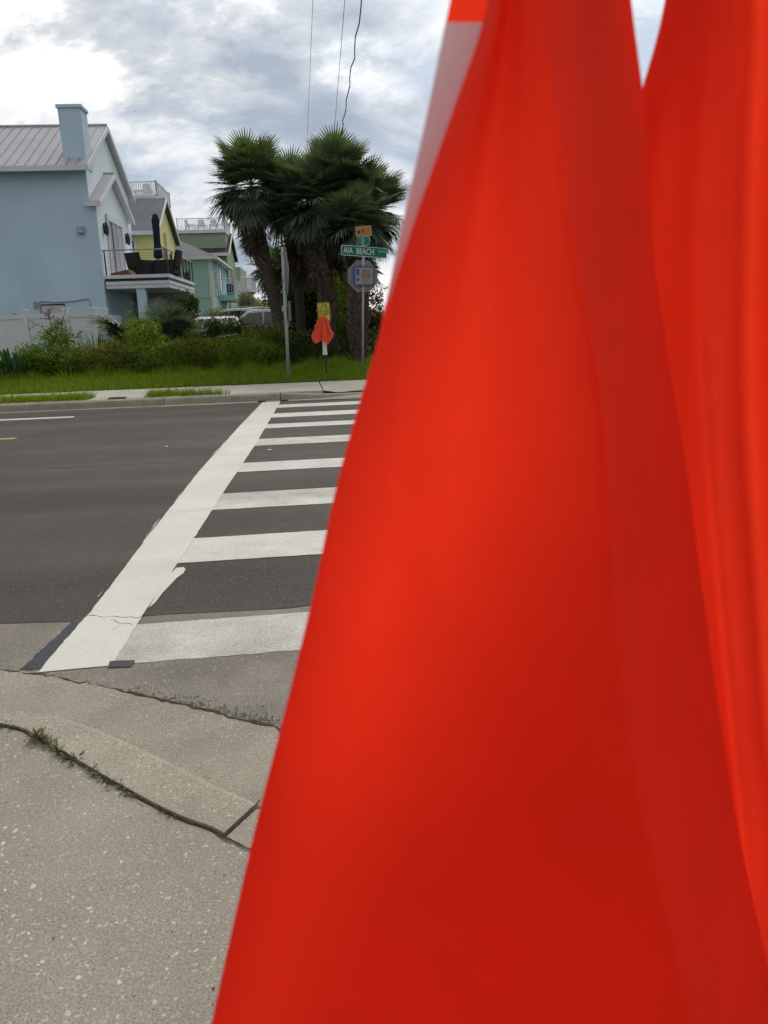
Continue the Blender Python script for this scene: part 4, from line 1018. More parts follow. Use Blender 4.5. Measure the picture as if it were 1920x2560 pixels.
draped_flag('limp orange flag hanging over the left side of the far flag tube', W(.385, V0 - .03, 1.74), W(.385, 19.75, .95),
            [(1.74, [(.30, V0), (.32, V0 - .02), (.35, V0 - .01), (.38, V0 - .02), (.40, V0 - .02), (.42, V0)]), (1.62, [(.235, V0 + .02), (.26, V0 - .05), (.31, V0 - .03), (.36, V0 - .06), (.40, V0 - .04), (.43, V0)]),
             (1.42, [(.165, V0 + .03), (.18, V0 - .07), (.25, V0 - .03), (.30, V0 - .12), (.37, V0 - .07), (.43, V0)]), (1.26, [(.09, V0 + .05), (.105, V0 - .09), (.19, V0 - .03), (.25, V0 - .15), (.34, V0 - .06), (.42, V0 - .01)]),
             (1.13, [(.125, V0 + .05), (.13, V0 - .08), (.20, V0 - .02), (.25, V0 - .13), (.31, V0 - .05), (.36, V0)])], M_flag_f, 1)
draped_flag('limp orange flag with a pale fold hanging over the right side of the far tube', W(.42, V0 - .05, 1.75), W(.415, 19.75, .95),
            [(1.75, [(.385, V0 - .05), (.40, V0 - .06), (.41, V0 - .06), (.42, V0 - .07), (.43, V0 - .05), (.44, V0 - .04)]), (1.60, [(.375, V0 - .06), (.39, V0 - .13), (.425, V0 - .15), (.44, V0 - .07), (.49, V0 - .09), (.54, V0 + .02)]),
             (1.42, [(.35, V0 - .06), (.385, V0 - .17), (.445, V0 - .21), (.46, V0 - .09), (.53, V0 - .12), (.575, V0 + .02)]), (1.27, [(.33, V0 - .05), (.38, V0 - .19), (.465, V0 - .25), (.485, V0 - .10), (.58, V0 - .13), (.645, V0 + .03)]),
             (1.15, [(.36, V0 - .03), (.40, V0 - .16), (.475, V0 - .23), (.50, V0 - .09), (.555, V0 - .10), (.60, V0 + .02)])], M_flag_f, 2)

# ---- the two flags hanging right in front of the lens, on the near station
MAIN_RIBS = [[[0.0994, 0.4512, 1.9574], [0.0856, 0.4542, 1.9087], [0.0661, 0.4581, 1.8395], [0.0443, 0.462, 1.7622], [0.03, 0.4624, 1.7049], [0.0137, 0.4627, 1.6436], [-0.003, 0.4631, 1.5777], [-0.0247, 0.4634, 1.507], [-0.0447, 0.4638, 1.4306], [-0.0684, 0.4641, 1.3481], [-0.0946, 0.4645, 1.2586], [-0.1356, 0.465, 1.1055], [-0.1886, 0.4656, 0.8961]], [[0.1009, 0.4516, 1.9577], [0.0938, 0.4556, 1.9094], [0.0837, 0.4608, 1.8404], [0.0722, 0.466, 1.7628], [0.0509, 0.4665, 1.7052], [0.0267, 0.4669, 1.6435], [-0.0002, 0.4674, 1.5774], [-0.0235, 0.4679, 1.5061], [-0.0436, 0.4683, 1.4289], [-0.0675, 0.4688, 1.3455], [-0.0939, 0.4693, 1.255], [-0.1353, 0.47, 1.1001], [-0.1888, 0.4708, 0.8881]], [[0.1006, 0.4505, 1.9568], [0.0927, 0.4518, 1.9068], [0.0816, 0.4534, 1.8366], [0.0693, 0.455, 1.759], [0.0484, 0.4551, 1.7027], [0.0247, 0.4553, 1.6425], [-0.0009, 0.4554, 1.578], [-0.0236, 0.4556, 1.5086], [-0.0432, 0.4557, 1.4336], [-0.0664, 0.4559, 1.3526], [-0.0921, 0.456, 1.2648], [-0.1322, 0.4562, 1.1147], [-0.184, 0.4565, 0.9098]], [[0.0998, 0.4484, 1.9551], [0.0895, 0.4444, 1.9018], [0.0755, 0.4392, 1.8293], [0.0606, 0.434, 1.7518], [0.0404, 0.4335, 1.698], [0.0176, 0.4331, 1.6406], [-0.0036, 0.4326, 1.5792], [-0.0253, 0.4321, 1.5134], [-0.0439, 0.4317, 1.4425], [-0.0659, 0.4312, 1.3661], [-0.0903, 0.4307, 1.2835], [-0.1281, 0.43, 1.1428], [-0.1768, 0.4292, 0.9514]], [[0.0996, 0.4473, 1.9543], [0.0891, 0.4405, 1.8992], [0.075, 0.4317, 1.8254], [0.0603, 0.423, 1.7479], [0.042, 0.4222, 1.6953], [0.0213, 0.4214, 1.6394], [0.0023, 0.4206, 1.5796], [-0.0172, 0.4198, 1.5156], [-0.0341, 0.419, 1.4467], [-0.0538, 0.4183, 1.3727], [-0.0753, 0.4175, 1.2928], [-0.1083, 0.4162, 1.1567], [-0.1507, 0.4148, 0.9721]], [[0.0996, 0.4461, 1.9533], [0.0896, 0.4363, 1.8962], [0.0764, 0.4236, 1.8211], [0.0628, 0.411, 1.7436], [0.0495, 0.4099, 1.6923], [0.0344, 0.4087, 1.6378], [0.0216, 0.4076, 1.5796], [0.0076, 0.4064, 1.5174], [-0.0047, 0.4053, 1.4507], [-0.0186, 0.4041, 1.3791], [-0.0325, 0.403, 1.3018], [-0.0526, 0.4012, 1.1705], [-0.0789, 0.3992, 0.9927]], [[0.1, 0.4465, 1.9536], [0.0917, 0.4377, 1.8972], [0.0806, 0.4263, 1.8224], [0.0692, 0.415, 1.7448], [0.0619, 0.414, 1.6928], [0.0535, 0.4129, 1.6375], [0.0484, 0.4119, 1.5784], [0.0409, 0.4109, 1.5153], [0.0339, 0.4099, 1.4476], [0.0269, 0.4088, 1.3748], [0.0222, 0.4078, 1.296], [0.0179, 0.4062, 1.1621], [0.0111, 0.4044, 0.9805]], [[0.1001, 0.4452, 1.9526], [0.0928, 0.4331, 1.894], [0.0833, 0.4176, 1.8177], [0.0736, 0.402, 1.7401], [0.0734, 0.4006, 1.6894], [0.0729, 0.3992, 1.6356], [0.0768, 0.3978, 1.5781], [0.0771, 0.3964, 1.517], [0.0764, 0.395, 1.4515], [0.0776, 0.3936, 1.3812], [0.0837, 0.3922, 1.3052], [0.0975, 0.39, 1.1762], [0.1133, 0.3875, 1.0016]], [[0.1003, 0.4446, 1.9521], [0.0941, 0.431, 1.8925], [0.0861, 0.4135, 1.8154], [0.0781, 0.396, 1.7378], [0.0837, 0.3944, 1.6876], [0.0896, 0.3928, 1.6344], [0.1008, 0.3913, 1.5776], [0.1074, 0.3897, 1.5173], [0.1118, 0.3881, 1.4528], [0.1197, 0.3865, 1.3834], [0.1344, 0.3849, 1.3085], [0.163, 0.3825, 1.1814], [0.1971, 0.3797, 1.0097]], [[0.1007, 0.4452, 1.9526], [0.096, 0.4331, 1.8939], [0.0899, 0.4176, 1.8175], [0.0837, 0.402, 1.7397], [0.0909, 0.4006, 1.6888], [0.0982, 0.3992, 1.6347], [0.1111, 0.3978, 1.577], [0.1197, 0.3964, 1.5155], [0.1259, 0.395, 1.4497], [0.1357, 0.3936, 1.379], [0.1526, 0.3922, 1.3024], [0.1852, 0.39, 1.1724], [0.2244, 0.3875, 0.9965]], [[0.1027, 0.4496, 1.956], [0.105, 0.4486, 1.9043], [0.1082, 0.4473, 1.8326], [0.1117, 0.446, 1.7545], [0.121, 0.4459, 1.6982], [0.1286, 0.4458, 1.6382], [0.1425, 0.4456, 1.5736], [0.155, 0.4455, 1.5042], [0.1651, 0.4454, 1.4297], [0.1784, 0.4453, 1.3489], [0.1976, 0.4452, 1.2612], [0.2356, 0.445, 1.1111], [0.2822, 0.4448, 0.906]], [[0.1046, 0.4536, 1.9592], [0.1138, 0.4627, 1.9136], [0.1268, 0.4743, 1.8463], [0.1414, 0.486, 1.7677], [0.1527, 0.4871, 1.7066], [0.1606, 0.4881, 1.6411], [0.1753, 0.4892, 1.5704], [0.1919, 0.4902, 1.4939], [0.2065, 0.4913, 1.4112], [0.2234, 0.4923, 1.3214], [0.2448, 0.4934, 1.2235], [0.2879, 0.495, 1.055], [0.3414, 0.4969, 0.8235]], [[0.1053, 0.4554, 1.9606], [0.1168, 0.469, 1.9179], [0.1332, 0.4865, 1.8525], [0.1517, 0.504, 1.7738], [0.1639, 0.5056, 1.7105], [0.172, 0.5072, 1.6426], [0.1872, 0.5087, 1.569], [0.2054, 0.5103, 1.4893], [0.2215, 0.5119, 1.403], [0.2398, 0.5135, 1.3092], [0.2622, 0.5151, 1.2067], [0.3077, 0.5175, 1.03], [0.3643, 0.5203, 0.7865]], [[0.1047, 0.4574, 1.9622], [0.1129, 0.476, 1.9228], [0.1242, 0.5, 1.8599], [0.1366, 0.524, 1.7813], [0.1483, 0.5262, 1.7157], [0.1578, 0.5283, 1.645], [0.1747, 0.5305, 1.5684], [0.1911, 0.5327, 1.4853], [0.2049, 0.5348, 1.3952], [0.2222, 0.537, 1.297], [0.2464, 0.5392, 1.1894], [0.2943, 0.5425, 1.0036], [0.3538, 0.5464, 0.7471]], [[0.1039, 0.457, 1.9619], [0.1083, 0.4746, 1.922], [0.114, 0.4973, 1.8588], [0.1198, 0.52, 1.7804], [0.1306, 0.5221, 1.7154], [0.1342, 0.5241, 1.6454], [0.1291, 0.5262, 1.5701], [0.1096, 0.5282, 1.4891], [0.0844, 0.5303, 1.4014], [0.0796, 0.5323, 1.305], [0.0766, 0.5344, 1.1998], [0.0768, 0.5375, 1.0183], [0.0755, 0.5412, 0.7681]], [[0.1033, 0.4574, 1.9622], [0.1044, 0.476, 1.9231], [0.1051, 0.5, 1.8605], [0.1049, 0.524, 1.7823], [0.1149, 0.5262, 1.7168], [0.1128, 0.5283, 1.6465], [0.0856, 0.5305, 1.5714], [0.0302, 0.5327, 1.491], [-0.0341, 0.5348, 1.404], [-0.0609, 0.537, 1.3079], [-0.0908, 0.5392, 1.2029], [-0.1379, 0.5425, 1.0222], [-0.199, 0.5464, 0.7729]], [[0.1039, 0.4595, 1.9639], [0.107, 0.4834, 1.9281], [0.1103, 0.5142, 1.8678], [0.1128, 0.545, 1.7895], [0.1235, 0.5478, 1.7215], [0.1216, 0.5506, 1.6484], [0.0935, 0.5533, 1.5701], [0.0358, 0.5561, 1.4861], [-0.0311, 0.5589, 1.3951], [-0.059, 0.5617, 1.2942], [-0.0228, 0.5645, 1.1814], [0.1561, 0.5688, 0.9813], [0.3263, 0.5738, 0.7066]]]
RIGHT_RIBS = [[[0.2154, 0.581, 2.0578], [0.2159, 0.5835, 1.9935], [0.2165, 0.5868, 1.9029], [0.2169, 0.59, 1.8022], [0.2008, 0.5903, 1.7287], [0.1968, 0.5906, 1.6497], [0.2039, 0.5909, 1.5645], [0.2177, 0.5912, 1.4725], [0.2359, 0.5915, 1.3732], [0.2555, 0.5918, 1.2657], [0.2768, 0.5921, 1.1489], [0.3203, 0.5925, 0.9487], [0.3741, 0.593, 0.6748]], [[0.214, 0.5795, 2.0567], [0.2093, 0.5782, 1.9901], [0.2027, 0.5766, 1.898], [0.1957, 0.575, 1.7975], [0.1793, 0.5749, 1.7259], [0.1747, 0.5747, 1.6489], [0.1808, 0.5746, 1.566], [0.1935, 0.5744, 1.4768], [0.2102, 0.5743, 1.3805], [0.2283, 0.5741, 1.2764], [0.248, 0.574, 1.1635], [0.2883, 0.5738, 0.9703], [0.338, 0.5735, 0.7064]], [[0.2141, 0.5768, 2.0545], [0.2117, 0.5687, 1.9835], [0.2087, 0.5584, 1.8882], [0.2057, 0.548, 1.7877], [0.2004, 0.5471, 1.7188], [0.1988, 0.5461, 1.6454], [0.2047, 0.5452, 1.5666], [0.2159, 0.5442, 1.4821], [0.23, 0.5433, 1.3912], [0.2453, 0.5424, 1.2931], [0.2628, 0.5414, 1.1871], [0.2961, 0.54, 1.0063], [0.3419, 0.5383, 0.7601]], [[0.2141, 0.575, 2.0531], [0.2132, 0.5624, 1.9791], [0.2122, 0.5462, 1.8817], [0.2114, 0.53, 1.7811], [0.2128, 0.5285, 1.7142], [0.213, 0.5271, 1.6431], [0.2187, 0.5256, 1.5671], [0.2289, 0.5241, 1.4857], [0.2413, 0.5227, 1.3983], [0.2547, 0.5212, 1.3044], [0.2708, 0.5197, 1.2029], [0.2995, 0.5175, 1.0303], [0.3427, 0.5149, 0.7959]], [[0.2157, 0.577, 2.0546], [0.2205, 0.5694, 1.9838], [0.2272, 0.5597, 1.8884], [0.2346, 0.55, 1.7875], [0.2368, 0.5491, 1.7182], [0.2386, 0.5482, 1.6443], [0.2438, 0.5474, 1.5652], [0.2537, 0.5465, 1.4803], [0.2667, 0.5456, 1.389], [0.2807, 0.5447, 1.2905], [0.2993, 0.5438, 1.1838], [0.331, 0.5425, 1.0021], [0.3785, 0.5409, 0.7544]], [[0.2177, 0.5805, 2.0574], [0.2292, 0.5818, 1.9919], [0.2452, 0.5834, 1.9003], [0.2628, 0.585, 1.799], [0.266, 0.5851, 1.7255], [0.2695, 0.5853, 1.6468], [0.2748, 0.5854, 1.5623], [0.285, 0.5856, 1.4713], [0.2993, 0.5857, 1.373], [0.3147, 0.5859, 1.2666], [0.3366, 0.586, 1.151], [0.3728, 0.5862, 0.9532], [0.4269, 0.5865, 0.6823]], [[0.2188, 0.577, 2.0545], [0.2374, 0.5694, 1.9833], [0.2627, 0.5597, 1.8873], [0.2899, 0.55, 1.7858], [0.2939, 0.5491, 1.7163], [0.2981, 0.5482, 1.6423], [0.3042, 0.5474, 1.5631], [0.315, 0.5465, 1.4781], [0.3296, 0.5456, 1.3866], [0.3454, 0.5447, 1.288], [0.3674, 0.5438, 1.1811], [0.4037, 0.5425, 0.9989], [0.4575, 0.5409, 0.7507]], [[0.2223, 0.5805, 2.0572], [0.255, 0.5818, 1.9912], [0.3008, 0.5834, 1.8987], [0.3512, 0.585, 1.7963], [0.3575, 0.5851, 1.7225], [0.3643, 0.5853, 1.6436], [0.373, 0.5854, 1.5589], [0.3869, 0.5856, 1.4676], [0.4052, 0.5857, 1.369], [0.425, 0.5859, 1.2624], [0.4517, 0.586, 1.1463], [0.4961, 0.5862, 0.9479], [0.5613, 0.5865, 0.6761]], [[0.2223, 0.583, 2.0592], [0.2533, 0.5906, 1.9973], [0.2973, 0.6003, 1.9077], [0.3467, 0.61, 1.8052], [0.353, 0.6109, 1.7286], [0.3597, 0.6118, 1.6463], [0.3685, 0.6126, 1.5578], [0.3827, 0.6135, 1.4621], [0.4015, 0.6144, 1.3586], [0.4217, 0.6153, 1.2464], [0.4493, 0.6162, 1.1241], [0.4949, 0.6175, 0.9143], [0.5624, 0.6191, 0.6262]]]

def drape(name, label, ribs, tip, foot, seed, dents):
    t = thing(name, label, 'flag', foot, 'large flags hanging close to the camera')
    MB().tube([foot, tip], .0065, 8).build('stick', M_dowel, t, smooth=True)
    cols = [catmull([np.array(p) for p in rb], 6) for rb in ribs]
    nr = len(cols[0]); g = np.random.default_rng(seed)
    rows = [catmull([c[k] for c in cols], 10) for k in range(nr)]
    P_ = np.array(rows)
    # soft dents and creases pushed along the view-depth direction
    nr, nc, _ = P_.shape; yy, xx = np.mgrid[0:1:nr * 1j, 0:1:nc * 1j]
    for (r0, c0, sr, sc, amp, slant) in dents:
        P_[..., 1] += amp * np.exp(-((yy - r0) / sr) ** 2 - ((xx - c0 - slant * (yy - r0)) / sc) ** 2)
    mb = MB(); mb.grid([[tuple(q) for q in r] for r in P_]); mb.build('cloth', M_flag, t, smooth=True)
    return t, P_
main_flag, MP = drape('crossing_flag', 'large orange-red flag close up, white tape strip along its left edge', MAIN_RIBS, (.098, .455, 1.972), (.165, .60, .55), 1,  # its last ribs are unseen back folds added to darken the lower cloth
    [(.55, .30, .05, .02, -.002, .3), (.66, .37, .04, .015, .0025, .5), (.70, .45, .05, .02, -.002, -.4), (.88, .40, .05, .02, .003, .4), (.60, .62, .07, .012, .0025, -.2), (.78, .66, .05, .012, .003, .3), (.48, .47, .06, .012, .002, .2), (.72, .42, .20, .05, .006, .05), (.55, .55, .25, .035, -.006, .02), (.85, .60, .22, .06, .006, .10), (.80, .36, .12, .04, -.005, .2), (.62, .74, .3, .03, .006, .05)])
right_flag, RP = drape('crossing_flag', 'second orange-red flag at the right picture edge, partly behind the first', RIGHT_RIBS, (.231, .575, 2.08), (.182, .625, .55), 2,
    [(.6, .4, .3, .05, .006, .05), (.8, .3, .2, .05, -.006, .0)])
# reflective strip sewn along the free edge of the first flag
nr = MP.shape[0]; k0 = int(nr * .262); k1 = int(nr * .47)
rows = []
for k in range(k0, k1):
    r = MP[k][:13].copy(); r[:, 1] -= .0012; rows.append([tuple(q) for q in r[::2]])
mb = MB(); mb.grid(rows); mb.build('reflective_tape', M_tape, main_flag, smooth=True)
nb = (.15, .70, .05)
flag_station('near flag station whose post and tube hide behind the close-up flags', nb, (.15, .70, 1.62), 0, (.172, .612), (.46, .92), None)

# ---- overhead wires and the pole that carries them
M_wire = mat('black_cable', (.02, .02, .022), rough=.6)
def wire(label, a, b, sag, r, wav=0.0):
    n = 60; pts = []
    for k in range(n + 1):
        t = k / n; u = a[0] + (b[0] - a[0]) * t; v = a[1] + (b[1] - a[1]) * t; z = a[2] + (b[2] - a[2]) * t - sag * 4 * t * (1 - t)
        if wav: u += wav * math.sin(v * 1.7) * (1 + .4 * math.sin(v * .6)) ; z += wav * .5 * math.sin(v * 1.1)
        pts.append((u, v, z))
    tag(MB(W).tube(pts, r, 6).build('overhead_wire', M_wire), label, 'wire')
UP = thing('utility_pole', 'wooden utility pole hidden behind the palms, carrying the overhead wires', 'utility pole', W(1.7, 56, G0))
MB(W).tube([(1.7, 56, G0), (1.7, 56, 11.9)], [.16, .11], 10).build('pole', mat('weathered_pole', (.12, .09, .065), (.08, .06, .045), scale=8, stretch=(1, 1, .1)), UP)
MB(W).box((.3, 55.85, 11.2), (2.9, 55.97, 11.33)).build('crossarm', mat('weathered_pole', (.12, .09, .065)), UP)
wire('thin grey overhead wire, leftmost of the three above the palms', (1.25, -12, 13.9), (.47, 55.8, 11.45), .55, .0085)
wire('thin grey overhead wire, middle of the three above the palms', (1.35, -12, 13.9), (2.14, 55.8, 11.45), .55, .0105)
wire('thick black wavy overhead cable, rightmost of the three above the palms', (2.3, -12, 13.9), (2.46, 55.8, 11.45), .55, .023, .045)

# ================================================================== VEHICLES
M_wcar = mat('shaded_white_car_paint', (.50, .52, .52), (.48, .50, .50), scale=2, rough=.25, spec=.5)  # white dimmed, the shade over the parked cars put into its colour
M_dcar = mat('dark_car_paint', (.035, .022, .026), (.03, .02, .023), scale=2, rough=.2, spec=.6)
M_tyre = mat('tyre_rubber', (.02, .02, .02), rough=.9)
M_rim = mat('alloy_rim', (.35, .35, .36), rough=.35, metal=.7)
M_cglass = glass_mat('car_glass', (.012, .014, .015), .04)
M_lampr = mat('red_tail_lamp', (.30, .02, .015), rough=.2)
M_lampw = mat('head_lamp', (.6, .62, .62), rough=.15)
def car(name, label, u, v, yaw, paint, prof, belt, roofz, wins, W2=.90, wheels=(-1.35, 1.35), wr=.34, rails=False):
    """prof: (x, z) outline along the top from tail (-x) to nose (+x); wins: side windows as x-z polygons"""
    t = thing(name, label, 'car', W(u, v, G0))
    c, s = math.cos(yaw), math.sin(yaw); T = lambda x, y, z: W(u + x * c - y * s, v + x * s + y * c, G0 + z)
    def hw(z): return W2 * (1 - .22 * max(0, (z - belt) / (roofz - belt)) ** 1.1)
    rows = []
    x0, x1 = prof[0][0], prof[-1][0]
    for x, z in prof:
        e = 1 - .10 * max(0, (abs(x - (x0 + x1) / 2) / ((x1 - x0) / 2) - .75) / .25) ** 2
        zs = [.24, .34, .6, min(belt, z * .97), max(min(z - .05, z * .985), .3), z]
        ws = [W2 * .93, W2 * .985, W2, W2 * .985, hw(z - .05), hw(z) * .90]
        half = [(x, -w * e, q) for w, q in zip(ws, zs)]
        rows.append(half + [(x, -y, q) for _, y, q in reversed(half)])
    b = MB(T); b.grid(rows); b.poly(rows[0][::-1]); b.poly(rows[-1]); body = b.build('body', paint, t, smooth=False, bevel=.02)
    for sd in (-1, 1):
        for w in wins:
            mb = MB(T); mb.poly([(x, sd * (hw(z) * (1 - .008) + .014), z) for x, z in (w if sd < 0 else w[::-1])]); mb.build('side_window', M_cglass, body)
    # windscreen and rear window laid on the sloping profile
    for i in range(len(prof) - 1):
        (a, za), (d, zd) = prof[i], prof[i + 1]
        if abs(zd - za) > .22 and min(za, zd) >= belt - .03:
            f = .10; p = [(a + (d - a) * q, za + (zd - za) * q) for q in (f, 1 - f)]
            nx, nz = -(zd - za), (d - a); l = math.hypot(nx, nz); nx, nz = nx / l * .012, nz / l * .012
            MB(T).poly([(p[0][0] + nx, -hw(p[0][1]) * .84, p[0][1] + nz), (p[1][0] + nx, -hw(p[1][1]) * .84, p[1][1] + nz), (p[1][0] + nx, hw(p[1][1]) * .84, p[1][1] + nz), (p[0][0] + nx, hw(p[0][1]) * .84, p[0][1] + nz)]).build('windscreen', M_cglass, body)
    for wx in wheels:
        for sd in (-1, 1):
            w = MB(T); w.tube([(wx, sd * (W2 - .20), wr), (wx, sd * (W2 - .17), wr), (wx, sd * (W2 + .005), wr), (wx, sd * (W2 + .02), wr)], [wr * .9, wr, wr, wr * .92], 20); w = w.build('wheel', M_tyre, t)
            MB(T).tube([(wx, sd * (W2 + .021), wr), (wx, sd * (W2 + .03), wr)], [wr * .64, wr * .5], 14).build('rim', M_rim, w)
    for sd in (-1, 1):
        MB(T).box((x1 - .16, sd * W2 * .72 - .14, .62), (x1 + .012, sd * W2 * .72 + .14, .78)).build('headlight', M_lampw, t)
        MB(T).box((x0 - .012, sd * W2 * .80 - .09, .72), (x0 + .12, sd * W2 * .80 + .09, 1.0)).build('tail_lamp', M_lampr, t)
        MB(T).box((.62, sd * (W2 + .02), belt - .02), (.80, sd * (W2 + .20), belt + .13)).build('door_mirror', paint, t, bevel=.02)
        MB(T).box((-.35, sd * (W2 - .005), belt - .16), (-.15, sd * (W2 + .02), belt - .12)).build('door_handle', paint, t)
        if rails: MB(T).tube([(-1.5, sd * hw(roofz) * .86, roofz + .03), (.3, sd * hw(roofz) * .86, roofz + .05)], .018, 5).build('roof_rail', M_rim, t)
    return t
HATCH = [(-2.15, .55), (-2.18, .95), (-2.05, 1.18), (-1.62, 1.44), (-1.1, 1.50), (-.2, 1.50), (.35, 1.44), (1.15, 1.02), (1.9, .90), (2.15, .70), (2.18, .45)]
HWIN = [[(-1.85, 1.07), (-1.0, 1.05), (-1.0, 1.42), (-1.45, 1.40)], [(-.95, 1.05), (-.05, 1.03), (-.05, 1.43), (-.95, 1.43)], [(0, 1.03), (.95, 1.02), (.35, 1.38), (0, 1.42)]]
SUV = [(-2.3, .5), (-2.34, 1.05), (-2.25, 1.15), (-2.02, 1.70), (-1.7, 1.78), (.1, 1.80), (.42, 1.74), (1.18, 1.18), (2.1, 1.05), (2.32, .85), (2.34, .45)]
SWIN = [[(-2.0, 1.22), (-1.25, 1.2), (-1.25, 1.66), (-1.85, 1.64)], [(-1.18, 1.2), (-.25, 1.2), (-.25, 1.68), (-1.18, 1.68)], [(-.18, 1.2), (.95, 1.2), (.38, 1.64), (-.18, 1.68)]]
SEDAN = [(-2.3, .5), (-2.34, .95), (-1.75, 1.06), (-.95, 1.44), (-.4, 1.48), (.2, 1.45), (1.05, 1.02), (2.0, .86), (2.3, .66), (2.33, .42)]
DWIN = [[(-1.35, 1.06), (-.5, 1.04), (-.5, 1.40), (-.9, 1.38)], [(-.44, 1.04), (.85, 1.02), (.2, 1.38), (-.44, 1.41)]]
car('parked_car', 'white hatchback nearest the hedge, mostly hidden by shrubs beside the palmetto', -3.18, 28.9, R(96), M_wcar, HATCH, 1.0, 1.50, HWIN, .88, (-1.3, 1.3), .31)
SUV_L = [(x * 1.06, z * 1.09) for x, z in SUV]; SWIN_L = [[(x * 1.06, z * 1.09) for x, z in w] for w in SWIN]
car('parked_car', 'white SUV parked behind the shrubs, left of the pair of SUV roofs', -3.1, 38.4, R(128), M_wcar, SUV_L, 1.26, 1.96, SWIN_L, .93, (-1.4, 1.4), .37, True)
car('parked_car', 'white SUV with long roof reaching behind the left palm trunk', -2.0, 34.2, R(180), M_wcar, SUV, 1.16, 1.80, SWIN, .93, (-1.4, 1.4), .37, True)
car('parked_car', 'dark maroon sedan half hidden in the shade beneath the palms', -3.1, 30.4, 0, M_dcar, SEDAN, 1.0, 1.48, DWIN, .88, (-1.35, 1.38), .32)

# ================================================================== VEGETATION
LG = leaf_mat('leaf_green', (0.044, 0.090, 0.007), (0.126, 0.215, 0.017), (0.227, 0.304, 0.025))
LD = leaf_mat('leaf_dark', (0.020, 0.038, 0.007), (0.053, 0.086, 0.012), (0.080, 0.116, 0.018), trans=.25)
LO = leaf_mat('leaf_olive', (0.066, 0.076, 0.007), (0.168, 0.179, 0.017), (0.269, 0.223, 0.031))
LB = leaf_mat('leaf_bright', (0.075, 0.128, 0.007), (0.180, 0.267, 0.015), (0.255, 0.329, 0.025))
LP = leaf_mat('leaf_pale', (.12, .13, .08), (.28, .28, .20), (.40, .38, .30))
LBR = leaf_mat('leaf_brownish', (0.052, 0.038, 0.007), (0.110, 0.087, 0.013), (0.160, 0.124, 0.023))
LC = leaf_mat('leaf_canna', (0.012, 0.042, 0.012), (0.030, 0.086, 0.021), trans=.3)
GR = leaf_mat('grass_blades', (0.087, 0.152, 0.004), (0.183, 0.268, 0.007), (0.281, 0.322, 0.023), trans=.4)
BARK = mat('shrub_bark', (.07, .05, .035), (.04, .03, .02), scale=14, rough=.95)

